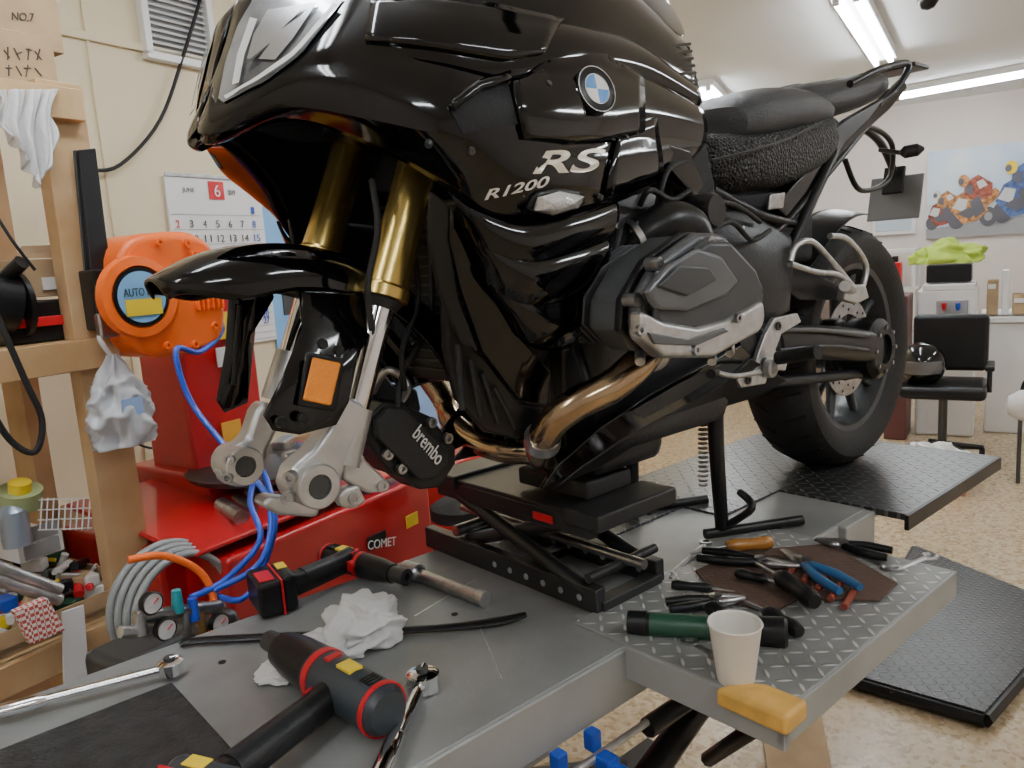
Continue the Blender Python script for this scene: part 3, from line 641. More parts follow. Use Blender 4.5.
# ------------------------------------------------------------------ SCISSOR JACK
jk=mat('jack_black',(.03,.03,.031),.3,.3)
G('scissor_jack')
for x in (.47,.63): 
    box2('base_rail',(x-.012,-.14,.0),(x+.012,.36,.045),jk,BM,.003)
    box2('top_rail',(x-.012,-.13,.13),(x+.012,.30,.165),jk,BM,.003)
    tube('arm_a',[(x,-.11,.03),(x,.24,.14)],.014,jk,BM,8); tube('arm_b',[(x+.02*(1 if x<.5 else -1),.26,.03),(x+.02*(1 if x<.5 else -1),-.06,.14)],.014,jk,BM,8)
    for i in range(6): lathe('rail_hole',(x-.013,-.1+.045*i,.022),(-1,0,0),[(0,.006),(.001,.006)],grey,BM,10)
for y in (-.13,.1,.34): box2('base_cross',(.47,y-.015,.0),(.63,y+.015,.02),jk,BM,.003)
for y in (-.12,.27): box2('top_pad',(.45,y-.04,.15),(.66,y+.04,.18),jk,BM,.005)
box2('top_plate',(.46,-.12,.158),(.64,.28,.172),jk,BM,.003)
tube('screw_rod',[(.55,-.17,.07),(.55,.34,.07)],.009,steel,BM)
tube('pivot_bar',[(.46,-.12,.06),(.64,-.12,.06)],.009,jk,BM); tube('pivot_bar',[(.46,.25,.06),(.64,.25,.06)],.012,steel,BM)
box('label',(.457,-.02,.148),(.002,.05,.014),redp,BM,0)
box2('lifting_block',(.50,-.09,.18),(.62,.09,.213),rubber,BM,.006)
# ------------------------------------------------------------------ TOOLS ON DECK
def driver(name,pb,ph,h0,h1,cb,cm,ct,M=BM,mr=.033,bw=.115):
    G(name); pb=Vector(pb);ph=Vector(ph); d=(ph-pb); d.z=0; L=d.length; d.normalize(); s=Vector((-d.y,d.x,0)); Z=Vector((0,0,1))
    R=Matrix((d,s,Z)).transposed(); h0=Vector(h0);h1=Vector(h1)
    def Q(x,y,z): return pb+d*x+s*y+Z*z
    box('battery_pack',Q(-.008,0,.035),(.045,bw,.064),cb,M,.009,R); box('battery_top',Q(.026,0,.036),(.028,bw*.92,.070),cm,M,.010,R)
    box('battery_seam',Q(.012,0,.035),(.004,bw+.002,.066),ct,M,.001,R)
    box('battery_label',Q(-.010,-.01,.0675),(.026,bw*.5,.002),ct,M,0,R); box('label_panel',Q(.026,.012,.0715),(.018,.03,.0015),yellow,M,0,R)
    hm=h0.lerp(h1,.35); hm.z=.036
    tube('handle',[Q(.035,.0,.036),Q(.06,.0,.036),hm.lerp(Q(.06,0,.036),.35),hm],[.028,.022,.022,.025],satin,M,16)
    tube('grip_overmould',[Q(.06,0,.038),hm.lerp(Q(.06,0,.036),.4)],.0225,engb,M,16)
    a=(h1-h0).normalized(); LL=(h1-h0).length; q0=h0.copy();q0.z=mr+.004; RA=Matrix((a,Vector((-a.y,a.x,0)),Z)).transposed()
    tube('trigger',[hm.lerp(Q(.06,0,.036),.25)+a*.026,hm.lerp(Q(.06,0,.036),.05)+a*.030],.010,ct,M,10)
    lathe('motor_body',q0,a,[(0,.0),(0,mr*.75),(.012,mr*.95),(LL*.5,mr),(LL*.52,mr)],cm,M,24)
    lathe('gear_case',q0,a,[(LL*.5,.0),(LL*.5,mr),(LL*.72,mr*.92),(LL*.85,mr*.75),(LL*.87,0)],satin,M,24)
    lathe('seam_ring',q0,a,[(LL*.46,.0),(LL*.46,mr*1.04),(LL*.5,mr*1.04),(LL*.5,0)],ct,M,24)
    lathe('rear_ring',q0,a,[(.012,.0),(.012,mr*1.02),(.018,mr*1.03),(.018,0)],ct,M,24)
    lathe('anvil',q0,a,[(LL*.85,.0),(LL*.85,.016),(LL,.016),(LL,.008),(LL*.95,.008)],dgrey,M,16)
    box('side_badge',q0+a*LL*.27+Vector((0,0,mr-.001)),(.032,.022,.005),yellow,M,.001,RA)
    box('side_badge_red',q0+a*LL*.40+Vector((0,0,mr-.001)),(.012,.022,.005),ct,M,.001,RA)
    for k in range(4): box('vent_slot',q0+a*(.026+.006*k)+Vector((0,0,mr-.001)),(.002,.022,.003),engb,M,0,RA)
teal=mat('driver_grey',(.035,.045,.055),.38)
driver('impact_driver',T(196,838),T(335,708),T(392,742),T(272,664),satin,teal,redp,mr=.036,bw=.11)
driver('impact_wrench',T(272,608),T(350,586),T(326,568,.0),T(408,592,.0),satin,satin,redp,mr=.025,bw=.10)
def ratchet(name,a,c,r=.008,hr=.02,m=chrome):
    G(name); a=Vector(a);c=Vector(c); d=(c-a).normalized(); L=(c-a).length; z=Vector((0,0,hr*.6))
    tube('handle',[a+z,a+d*L*.4+z,a+d*L*.45+z,c-d*hr*.8+z],[r*1.5,r*1.5,r,r],m,None or BM,14,2)
    lathe('ratchet_head',c,(0,0,1),[(0,hr*.8),(.003,hr),(hr*1.1,hr),(hr*1.25,hr*.75),(hr*1.3,0)],m,BM,24)
    lathe('drive_square',c+Vector((0,0,hr*1.3)),(0,0,1),[(0,.009),(.004,.009)],dgrey,BM,16)
    tube('selector',[c+Vector((0,0,hr*1.35)),c+d*.012+Vector((0,0,hr*1.35))],.004,m,BM,8)
ratchet('ratchet_wrench',T(375,800),T(424,690),.009,.024)
ratchet('torque_wrench',T(-60,735,.006),T(172,674,.006),.007,.019)
G('extension_bar'); tube('bar',[T(412,572,.014),T(484,600,.014)],[.012,.013],steel,BM,16)
lathe('socket',T(412,571,.018),Vector(T(484,600))-Vector(T(395,568)),[(-.02,.017),(.02,.018),(.025,.013)],steel,BM,16)
lathe('end_ring',T(478,597,.014),Vector(T(484,600))-Vector(T(395,568)),[(0,.014),(.02,.015),(.02,.01)],alu,BM,16)
G('pry_bar'); tube('bar',[T(180,645,.008),T(205,640,.008),T(330,634,.008),T(440,628,.008),T(500,621,.008),T(526,614,.014)],[.006,.009,.009,.009,.011,.006],satin,BM,8,flat=.6)
G('shop_rag')
crumple(T(364,640),(.066,.056,.046),cloth,BM,3.1,.34)
crumple(T(328,655),(.074,.056,.026),cloth,BM,8.4,.34,.4)
crumple(T(296,667),(.056,.040,.012),cloth,BM,5.2,.34,.4)
G('paper_cup'); c=T(736,680,.004)
lathe('cup_wall',c,(0,0,1),[(.0,.024),(.004,.0255),(.082,.0355),(.085,.0375),(.087,.0365),(.085,.034),(.006,.023),(.006,0)],cup,BM,40)
G('tool_roll_pouch'); q=[T(695,572,.005),T(740,552,.005),T(830,545,.005),T(898,585,.005),T(880,602,.005),T(800,600,.005),T(770,615,.005),T(720,600,.005)]
ext('canvas',q,(0,0,.004),mat('pouch_brown',(.09,.05,.035),.8,bump=.3,bs=150),BM,.002)
for i in range(5):
    a=T(800+14*i,560+7*i,.012); c=T(788+14*i,575+8*i,.012); tube('pocket_fold',[a,c],.006,mat('pouch_red',(.22,.04,.02),.8),BM,8)
def sdrv(name,a,c,m,hl=.1,hr=.014,m2=steel):
    G(name); a=Vector(a);c=Vector(c); d=(c-a).normalized(); z=Vector((0,0,hr))
    tube('handle',[a+z,a+d*hl*.15+z,a+d*hl*.5+z,a+d*hl*.85+z,a+d*hl+z],[hr*.7,hr,hr*.8,hr,hr*.6],m,BM,12,4)
    tube('shaft',[a+d*hl+z,c+Vector((0,0,.006))],.0035,m2,BM,8)
sdrv('screwdriver',T(815,612,.010),T(745,560,.010),satin,.11,.017)
sdrv('screwdriver',T(772,549,.010),T(690,556,.008),mat('amber_handle',(.4,.17,.03),.25,coat=.5),.09,.014)
sdrv('screwdriver',T(672,590,.0),T(735,596,.0),satin,.07,.01)
sdrv('screwdriver',T(735,628,.004),T(700,610,.004),satin,.06,.013)
sdrv('screwdriver',T(800,640,.004),T(742,604,.004),satin,.08,.013)
sdrv('screwdriver',T(736,578,.010),T(790,590,.010),satin,.06,.010)
G('flashlight'); a=T(628,622,.02);c=T(770,632,.02); d=(c-a).normalized()
lathe('body',a,d,[(0,.0),(0,.018),(.03,.0195),(.03,.0175),(.04,.0175)],satin,BM,24)
lathe('grip',a,d,[(.035,.018),(.13,.018),(.135,.02),(.15,.02)],green,BM,24)
lathe('head',a,d,[(.15,.015),(.19,.017),(.2,.023),(.235,.024),(.24,.02),(.24,0)],satin,BM,24)
def pliers(name,a,c,m,sp_=.02):
    G(name); a=Vector(a);c=Vector(c); d=(c-a).normalized(); s=Vector((-d.y,d.x,0)); L=(c-a).length; z=Vector((0,0,.012))
    for k in (-1,1):
        tube('handle',[a+s*k*sp_+z,a+d*L*.3+s*k*sp_*.95+z,a+d*L*.6+s*k*.006+z],[.007,.009,.007],m,BM,10)
        tube('jaw',[a+d*L*.6+s*k*.004+z,a+d*L*.72-s*k*.008+z,c-s*k*.002+z],[.008,.008,.003],steel,BM,8)
    lathe('pivot',a+d*L*.62+z,(0,0,1),[(-.006,.011),(.009,.011),(.01,.005)],steel,BM,16)
pliers('pliers',T(850,596,.010),T(782,556,.010),mat('handle_blue',(.03,.13,.3),.45)); pliers('pliers',T(700,560,.006),T(800,572,.008),satin)
pliers('pliers',T(890,560,.0),T(815,545,.004),satin); pliers('pliers',T(668,612,.0),T(745,604,.004),satin,.014)
def wrench(a,c):
    G('combination_wrench'); a=Vector(a);c=Vector(c); d=(c-a).normalized(); z=Vector((0,0,.004))
    tube('shank',[a+z,c+z],.006,steel,BM,8,flat=.5)
    lathe('ring_end',a+z*.2,(0,0,1),[(0,.013),(.008,.013),(.008,.007),(0,.007)],steel,BM,20,closed=True)
    s=Vector((-d.y,d.x,0))
    for k in (-1,1): tube('jaw',[c+z,c+d*.01+s*k*.011+z,c+d*.024+s*k*.008+z],.0045,steel,BM,8,flat=.8)
wrench(T(706,545),T(672,575)); wrench(T(895,572),T(925,560)); wrench(T(690,645),T(712,656)) 
wrench(T(655,620),T(690,632)); wrench(T(845,552),T(882,568))
# ------------------------------------------------------------------ LEFT AREA: shelf
G('wooden_shelf_rack')
fp=rl(92,340,1.58); ax_=fp.x
box2('front_post',(ax_-.045,1.56,0),(ax_+.045,1.60,1.80),wood,RM,.002)
box2('rear_post',(ax_-.02,1.86,0),(ax_+.02,1.95,1.80),wood,RM,.002)
box2('front_post_left',(ax_-.95,1.56,0),(ax_-.86,1.60,1.80),wood,RM,.002)
for nm,zz in (('top_board',rl(60,92,1.58).z),('middle_board',rl(90,338,1.58).z),('lower_board',rl(130,603,1.58).z)):
    box2(nm,(ax_-.95,1.55,zz-.02),(ax_+.04,1.95,zz),wood,RM,.002); box2(nm+'_edge',(ax_-.95,1.535,zz-.06),(ax_+.03,1.56,zz),wood,RM,.002)
zt=rl(60,92,1.58).z; zm=rl(90,338,1.58).z; zl=rl(130,603,1.58).z
box2('diag',(ax_-.33,1.88,zm),(ax_-.27,1.92,zt),wood,RM,.002)
def rbox(name,px0,py0,px1,py1,Y,dep,m,z0=None,bev=.003,part='body'):
    a=rl(px0,py1,Y);c=rl(px1,py0,Y); zz=a.z if z0 is None else z0
    return box2(part,(a.x,Y,zz),(c.x,Y+dep,c.z),m,RM,bev)
marker=mat('marker_ink',(.06,.05,.04),.7)
G('cardboard_box'); rbox('c',-40,38,52,84,1.6,.25,card,zt+.002,.002)
for x0_,y0_,x1_,y1_ in ((4,50,10,58),(8,47,8,60),(14,48,20,60),(16,54,22,52),(26,49,32,50),(29,48,28,60),(35,51,42,60),(40,49,37,60),(6,68,12,68),(9,65,9,76),(16,66,22,76),(24,68,31,68),(28,65,26,77),(35,68,42,76)):
    tube('handwriting',[rl(x0_,y0_,1.598),rl(x1_,y1_,1.598)],.0012,marker,RM,6)
G('cardboard_box'); a=rl(-40,36,1.61);c=rl(55,-12,1.61); box2('body',(a.x,1.61,a.z+.003),(c.x,1.86,c.z),card,RM,.002)
text('box_print','NO.7',rl(12,20,1.608),rl(34,21,1.608),rl(12,12,1.608),marker,RM)
G('cardboard_box'); rbox('c',15,258,76,298,1.62,.2,card,rl(0,300,1.62).z,.002)
ext('flap',[rl(15,258,1.62),rl(76,258,1.62),rl(84,244,1.66),rl(22,246,1.66)],(0,.002,0),card,RM,0)
box('label',(rl(55,283,1.617)),(.05,.002,.025),whitep,RM,0)
G('tool_case'); rbox('c',5,298,72,336,1.6,.2,satin,zm+.001,.006,); rbox('c',8,314,72,330,1.592,.01,redp,None,.002,'stripe')
G('angle_grinder'); tube('body',[rl(-25,300,1.62),rl(10,305,1.62)],.06,satin,RM,20); lathe('disc',rl(15,305,1.62),(1,0,0),[(0,.065),(.01,.065),(.012,.02)],satin,RM,30); tube('side_handle',[rl(5,278,1.6),rl(22,262,1.56)],.014,satin,RM)
G('hanging_cloth'); vs=[];N=44
for i in range(N+1):
    for j in range(N+1):
        u=i/N;v=j/N; w=1-.30*v; bot=100*(1-.45*abs(u-.6)*2)
        q=rl(-8+u*64*w+12*v+2.5*math.sin(v*7+u*3),90+v*bot,1.53)
        q.y-=.016*math.sin(u*22+v*2.5+1.5*math.sin(v*3))*(.35+.65*v)+.008*math.sin(u*47+v*6)+.018*v; vs.append(q)
mk('cloth',vs,[(i*(N+1)+j,(i+1)*(N+1)+j,(i+1)*(N+1)+j+1,i*(N+1)+j+1) for i in range(N) for j in range(N)],cloth,RM,solid=.003,ang=180)
# hose reel
G('air_hose_reel'); rc=rl(165,295,1.50); rc=Vector(rc)
Rr=rl(215,295,1.50).x-rc.x
outl=[]
for k in range(28):
    a=2*math.pi*k/28; e=.6; outl.append(Vector((rc.x+Rr*sp(math.cos(a),e)*.98,1.46,rc.z+Rr*1.04*sp(math.sin(a),e))))
ext('housing',outl,(0,.14,0),orange,RM,.018,seg=3)
cc=Vector(rl(139,297,1.45)); lathe('hub_recess',(cc.x,1.462,cc.z),(0,-1,0),[(0,Rr*.66),(.02,Rr*.64),(.022,Rr*.5),(.012,Rr*.48),(.012,0)],orange,RM,40)
lathe('hub_plate',(cc.x,1.442,cc.z),(0,-1,0),[(0,Rr*.47),(.002,Rr*.47),(.002,0)],satin,RM,40)
lathe('hub_label',(cc.x,1.440,cc.z),(0,-1,0),[(0,Rr*.41),(.002,Rr*.41),(.002,0)],lcd,RM,40)
box('yellow_label',(cc.x,1.4365,cc.z-.02),(Rr*.62,.002,Rr*.26),yellow,RM,0)
text('reel_lettering','AUTO REEL',Vector((cc.x-Rr*.33,1.434,cc.z+.002)),Vector((cc.x+Rr*.33,1.434,cc.z+.002)),Vector((cc.x-Rr*.33,1.434,cc.z+.018)),dgrey,RM)
for k in range(9):
    a=.6+k*.62; lathe('screw_boss',(rc.x+Rr*.86*math.cos(a),1.455,rc.z+Rr*.9*math.sin(a)),(0,-1,0),[(0,.009),(.006,.008),(.006,.004),(0,.003)],orange,RM,12)
for k in range(6): box('housing_rib',(rc.x+Rr*(.35+.1*k),1.455,rc.z+Rr*.2),(.004,.012,Rr*1.0),orange,RM,.001)
tube('top_handle',[rl(135,250,1.5),rl(145,238,1.5),rl(185,236,1.5),rl(200,246,1.5)],.008,orange,RM)
box2('wall_bracket',(ax_-.02,1.50,rc.z-.06),(rc.x-Rr*.6,1.56,rc.z+.06),satin,RM,.004)
tube('outlet_hose',[rl(212,305,1.5),rl(222,330,1.48),rl(200,352,1.45),rl(176,350,1.42),rl(190,400,1.4),rl(228,450,1.3),rl(268,500,1.2),rl(262,560,1.15),rl(215,590,1.2)],.006,hoseb,RM,10)
G('air_hose'); tube('hose',[T(190,598,.03),T(225,580,.04),T(260,540,.1),T(250,500,.16),T(262,470,.2),T(275,520,.12),T(262,570,.03),T(240,600,.012),T(205,590,.012)],.006,hoseb,BM,10)
G('ratchet_strap'); ext('webbing',[rl(78,150,1.54),rl(96,148,1.54),rl(118,325,1.5),rl(98,330,1.5)],(0,.006,0),satin,RM,.002); ext('webbing_b',[rl(74,150,1.545),rl(84,150,1.545),rl(104,330,1.545),rl(90,330,1.545)],(0,.006,0),dgrey,RM,.002)
box('buckle',rl(108,325,1.50),(.045,.02,.05),steel,RM,.006)
G('plastic_bag'); vs=[];N=60;bc=Vector(rl(118,396,1.5)); bagm=mat('bag_film',(.85,.88,.92),.12,trans=.3,var=.12,vs=40)
for i in range(N+1):
    for j in range(N):
        a=2*math.pi*j/N;t=i/N; d=Vector((math.cos(a),math.sin(a),t*2)); wv=noise.noise_vector(d*1.0)*.5
        fold=abs(noise.noise((d+wv)*1.4)); w=(.012+.056*math.sin(min(1,t*1.1)*math.pi*.66))*(1.12-.8*fold-.2*abs(noise.noise((d+wv)*3)))
        if i==N: w*=.3
        vs.append(Vector((bc.x+math.cos(a)*w,bc.y+math.sin(a)*w*.7,bc.z+.085-.19*t)))
mk('bag',vs,[(i*N+j,i*N+(j+1)%N,(i+1)*N+(j+1)%N,(i+1)*N+j) for i in range(N) for j in range(N)],bagm,RM,ang=180)
tube('knot',[bc+Vector((0,0,.08)),bc+Vector((-.02,0,.12)),Vector((ax_+.02,1.555,bc.z+.14))],.005,whitep,RM)
box('bag_label',bc+Vector((0.0,-.045,-.02)),(.045,.002,.035),mat('label_blue',(.35,.5,.8),.5),RM,0)
G('power_cable'); tube('cable',[rl(-10,300,1.5),rl(25,380,1.49),rl(42,420,1.49),rl(35,452,1.49),rl(10,440,1.5),rl(-15,400,1.5)],.006,rubber,RM,8)
tube('cable_b',[rl(-10,205,1.52),rl(12,240,1.5),rl(35,270,1.5)],.003,rubber,RM,8)
G('wall_cable'); tube('cable',[rl(203,-10,2.38),rl(185,50,2.37),rl(160,120,2.37),rl(120,165,2.37),rl(88,170,2.37)],.006,rubber,RM,8)
tube('cable_low',[rl(85,370,2.37),rl(110,420,2.36),rl(150,448,2.37),rl(200,436,2.37)],.004,rubber,RM,8)
# lower shelf clutter
cols=[whitep,card,grey,satin,green,blue,yellow,steel,white,dgrey,redp,card,grey,steel]
G('parts_bin'); z0=zl+.001
box2('bin',(ax_-.42,1.57,z0),(ax_-.02,1.85,z0+.02),card,RM,.002)
x0,x1=ax_-.42,ax_-.02
box2('bin_front',(x0,1.57,z0),(x1,1.574,z0+.05),card,RM,.001); box2('bin_back',(x0,1.846,z0),(x1,1.85,z0+.12),card,RM,.001)
box2('bin_left',(x0,1.57,z0),(x0+.004,1.85,z0+.10),card,RM,.001); box2('bin_right',(x1-.004,1.57,z0),(x1,1.85,z0+.08),card,RM,.001)
for i in range(110):
    x=ax_-.40+.36*random.random(); y=1.6+.22*random.random(); z=z0+.03+(.03+.3*(y-1.58))*random.random(); m=random.choice(cols)
    d=Vector((random.uniform(-1,1),random.uniform(-1,1),random.uniform(-.3,.5))).normalized()*.035
    if i%3==0: box('small_part',(x,y,z),(.045,.03,.025),m,RM,.004,Matrix.Rotation(random.random()*3,3,'Z'))
    else: tube('small_tool',[Vector((x,y,z))-d,Vector((x,y,z))+d],random.choice([.008,.010,.004]),m,RM,10)
G('small_drawer_box'); a=rl(20,565,1.66);c=rl(62,530,1.66); box2('body',(a.x,1.66,a.z),(c.x,1.8,c.z),whitep,RM,.003)
for i in range(2): box2('drawer_front',(a.x+.01,1.655,a.z+.005+.035*i),(c.x-.01,1.66,a.z+.035+.035*i),grey,RM,.001)
G('wire_basket')
for i in range(9): tube('wire',[rl(40+6*i,530,1.6),rl(42+6*i,498,1.6)],.0015,white,RM,6)
for i in range(4): tube('wire',[rl(38,500+10*i,1.6),rl(92,498+10*i,1.6)],.0015,white,RM,6)
G('spray_can'); lathe('can',rl(18,545,1.62),(0,0,1),[(0,.026),(.07,.026),(.08,.017),(.085,.010),(.10,.010),(.10,0)],mat('can_blue_grey',(.35,.42,.5),.3,.5),RM,20)
G('tape_roll'); lathe('roll',rl(20,505,1.64),(0,-.3,1),[(0,.04),(.035,.04),(.035,.02),(0,.02)],mat('sage_tape',(.35,.42,.2),.5),RM,30,closed=True)
lathe('core',rl(20,500,1.63),(0,-.3,1),[(-.01,.02),(.04,.02),(.04,0)],yellow,RM,20)
G('cleaning_wipes_box'); 
chk=bpy.data.materials.new('red_check'); chk.use_nodes=True; nt=chk.node_tree; ck=nn(nt,'ShaderNodeTexChecker'); ck.inputs['Scale'].default_value=150
ck.inputs['Color1'].default_value=(.55,.08,.06,1); ck.inputs['Color2'].default_value=(.85,.80,.76,1); tc=nn(nt,'ShaderNodeTexCoord'); nt.links.new(tc.outputs['Object'],ck.inputs['Vector']); nt.links.new(ck.outputs['Color'],nt.nodes['Principled BSDF'].inputs['Base Color'])
ext('packet',[rl(15,612,1.51),rl(48,598,1.51),rl(66,630,1.51),rl(32,645,1.51)],(0,.02,0),chk,RM,.002)
ext('hang_card',[rl(62,612,1.525),rl(84,605,1.525),rl(90,682,1.525),rl(64,685,1.525)],(0,.004,0),whitep,RM,.001)
G('steel_rods'); 
for i in range(2): tube('rod',[rl(-20,560+14*i,1.56),rl(60,590+10*i,1.55)],.012,alu,RM)
G('hose_coil'); c=Vector(rl(172,602,1.42))
for k in range(4):
    pts=[Vector((c.x+(.105+.005*k)*math.cos(a*math.pi/12),1.38+.02*k,c.z+(.105+.005*k)*math.sin(a*math.pi/12))) for a in range(25)]
    tube('coil',pts,.008,mat('hose_grey',(.32,.34,.34),.4),RM,8,2)
G('orange_hose'); tube('hose',[rl(128,560,1.28),rl(165,556,1.26),rl(200,572,1.24),rl(214,602,1.22),rl(210,640,1.2)],.007,orange,RM,10)
G('pressure_gauge_set')
for i,(x,y) in enumerate(((148,602),(162,628),(216,622))):
    q=Vector(rl(x,y,1.2)); lathe('gauge',q,(0,-1,0),[(0,.018),(.014,.02),(.016,.018),(.013,.016)],satin,RM,24); lathe('dial',q+Vector((0,-.0135,0)),(0,-1,0),[(0,.0165),(.001,.0165)],whitep,RM,24)
    tube('needle',[q+Vector((0,-.016,0)),q+Vector((.01,-.016,.006))],.001,redp,RM,6)
tube('manifold',[rl(135,618,1.21),rl(220,606,1.21)],.012,steel,RM); tube('manifold_b',[rl(120,632,1.21),rl(205,628,1.21)],.010,alu,RM)
for x,y,m in ((176,590,mat('teal',(.02,.3,.35),.4)),(192,598,hoseb),(140,612,steel),(184,612,steel),(200,612,mat('brass',(.6,.4,.15),.3,.9))): tube('fitting',[rl(x,y,1.205),rl(x+2,y+22,1.205)],[.008,.011],m,RM,12)
G('gas_cylinder_trolley'); box2('body',(rl(110,640,1.25).x,1.23,0),(rl(240,640,1.25).x,1.36,rl(160,648,1.23).z),dgrey,RM,.02)
# red machine
G('tyre_changer')
a=rl(196,520,1.35);c=rl(432,520,1.35)
zb=rl(300,520,1.35).z
box2('cabinet',(a.x,1.5,0),(c.x,1.9,zb),red,RM,.015)
box2('cabinet_front',(a.x+.06,1.35,0),(c.x,1.52,zb-.02),red,RM,.012)
ext('cabinet_top',[(a.x,1.37,zb),(c.x,1.37,zb),(c.x-.05,1.85,zb+.05),(a.x,1.85,zb+.05)],(0,0,.012),red,RM,.006)
co=rl(186,400,1.7); cd=rl(262,400,1.7)
box2('column',(co.x,1.7,zb),(cd.x,1.88,rl(215,285,1.7).z),red,RM,.012)
box2('column_base',(co.x-.03,1.62,zb),(cd.x+.05,1.95,zb+.09),red,RM,.012)
lathe('turntable',((a.x+c.x)/2+.02,1.6,zb+.04),(0,0,1),[(0,.05),(.03,.05),(.03,.19),(.045,.2),(.05,.19),(.05,0)],dgrey,RM,40)
for k in range(4):
    aa=k*math.pi/2+.5; q=Vector(((a.x+c.x)/2+.02,1.6,zb+.1)); box('jaw',q+Vector((math.cos(aa)*.14,math.sin(aa)*.14,0)),(.09,.04,.03),steel,RM,.006,rotz(aa))
text('maker_lettering','COMET',rl(368,550,1.343),rl(396,545,1.343),rl(368,541,1.343),whitep,RM)
box('label_orange',rl(232,432,1.69),(.06,.004,.06),mat('label_orange',(.9,.45,.05),.5),RM,.001)
q=rl(228,325,1.69); box('warning_label_b',q,(.075,.004,.07),yellow,RM,.001); 
for i in range(2):
    q=Vector(rl(220+16*i,325,1.685)); mk('triangle',[q+Vector((-.015,0,-.012)),q+Vector((.015,0,-.012)),q+Vector((0,0,.014))],[(0,1,2)],redp,RM)
q=rl(228,356,1.685); box('instruction_label',q,(.07,.004,.05),whitep,RM,.001)
q=Vector(rl(412,520,1.345)); box('sticker',q,(.05,.003,.035),yellow,RM,.001)
box('sticker_b',rl(377,540,1.3455),(.07,.003,.035),satin,RM,.001)
tube('pedal_hose',[rl(380,470,1.5),rl(350,440,1.5),rl(372,400,1.5)],.01,dgrey,RM)
G('parts_tray'); 
for i in range(7): tube('shaft_part',[(a.x+.16+.05*i,1.42+.02*i,zb+.03),(a.x+.2+.05*i,1.54+.01*i,zb+.035)],random.choice([.012,.018,.015]),steel,RM,12)
G('work_stool'); q=Vector(rl(462,512,1.2)); lathe('cushion',q-Vector((0,0,.02)),(0,0,1),[(0,.06),(.01,.085),(.04,.085),(.055,.06),(.06,0)],rubber,RM,30)
lathe('pedestal',(q.x,q.y,0),(0,0,1),[(0,.14),(.02,.14),(.03,.03),(q.z-.02,.03)],dgrey,RM,24)
G('red_toolbox'); a2=rl(452,456,1.8);c2=rl(520,452,1.8); box2('body',(a2.x,1.8,0),(c2.x+.4,2.05,rl(480,452,1.8).z),red,RM,.01)
box2('drawer_lip',(a2.x+.03,1.79,rl(480,462,1.8).z-.02),(c2.x+.37,1.80,rl(480,462,1.8).z),steel,RM,.002)
G('storage_cabinet'); q=rl(400,380,2.12); box2('body',(q.x-.18,2.12,0),(q.x+.25,2.34,rl(400,345,2.12).z),mat('pale_blue',(.28,.48,.78),.5),RM,.01)
box2('cabinet_handle',(q.x+.0,2.105,q.z-.05),(q.x+.02,2.12,q.z+.03),steel,RM,.002)
# calendar on the wall
G('wall_calendar'); ca0=rl(163,176,2.39); xl=ca0.x;xr=xl+.40;zt_=ca0.z; H=.60
box2('sheet',(xl,2.385,zt_-H),(xr,2.395,zt_),whitep,RM,0)
def on(u,v,dy=.004): return Vector((xl+u*(xr-xl),2.385-dy,zt_-v*H))
box2('month_block',on(.42,.12),on(.58,.015)+Vector((0,.002,0)),redp,RM,0); text('month_number','6',on(.47,.105,.008),on(.53,.105,.008),on(.47,.035,.008),whitep,RM)
text('year','2019',on(.62,.09),on(.70,.09),on(.62,.06),dgrey,RM); text('month_name','JUNE',on(.15,.09),on(.27,.09),on(.15,.06),dgrey,RM)
def month(v0,skip,dv,N):
    d=1
    for r in range(6):
        for k in range(7):
            if r==0 and k<skip: continue
            if d>N: break
            w=.035 if d<10 else .07
            text('day',str(d),on(.05+.135*k,v0+dv*r),on(.05+.135*k+w,v0+dv*r),on(.05+.135*k,v0+dv*r-.042),redp if k==0 else (blue if k==6 else dgrey),RM); d+=1
    for r in range(6): box2('rule',on(.02,v0+.012+dv*r,.003),on(.98,v0+.010+dv*r,.001),grey,RM,0)
month(.20,6,.085,30)
box2('month_block',on(.42,.72),on(.58,.66)+Vector((0,.002,0)),redp,RM,0)
month(.77,1,.04,31)
box2('binding',on(0,0,.006),on(1,-.02,0),steel,RM,.001)
G('wall_poster'); a=rl(262,212,2.39); c=rl(300,250,2.39); box2('sheet',(a.x,2.388,c.z-.5),(a.x+.55,2.394,a.z+.02),lcd,RM,0); box2('clip_frame',(a.x+.08,2.384,a.z-.06),(a.x+.3,2.388,a.z),white,RM,0)
box2('photo_panel',(a.x+.05,2.384,a.z-.4),(a.x+.5,2.388,a.z-.12),dgrey,RM,0)
G('air_vent_grille'); a=rl(146,62,2.38);c=rl(216,62,2.38); zt2=rl(180,62,2.38).z
for nm,A_,C_ in (('frame_b',(a.x,2.365,zt2-.01),(c.x,2.4,zt2+.015)),('frame_t',(a.x,2.365,zt2+.32),(c.x,2.4,zt2+.345)),('frame_l',(a.x,2.365,zt2),(a.x+.025,2.4,zt2+.34)),('frame_r',(c.x-.025,2.365,zt2),(c.x,2.4,zt2+.34))): box2(nm,A_,C_,white,RM,.003)
for i in range(15): box('slat',((a.x+c.x)/2,2.385,zt2+.03+.02*i),(c.x-a.x-.03,.018,.003),white,RM,0,Matrix.Rotation(.6,3,'X'))
box2('vent_dark',(a.x+.02,2.394,zt2),(c.x-.02,2.399,zt2+.33),grey,RM,0)
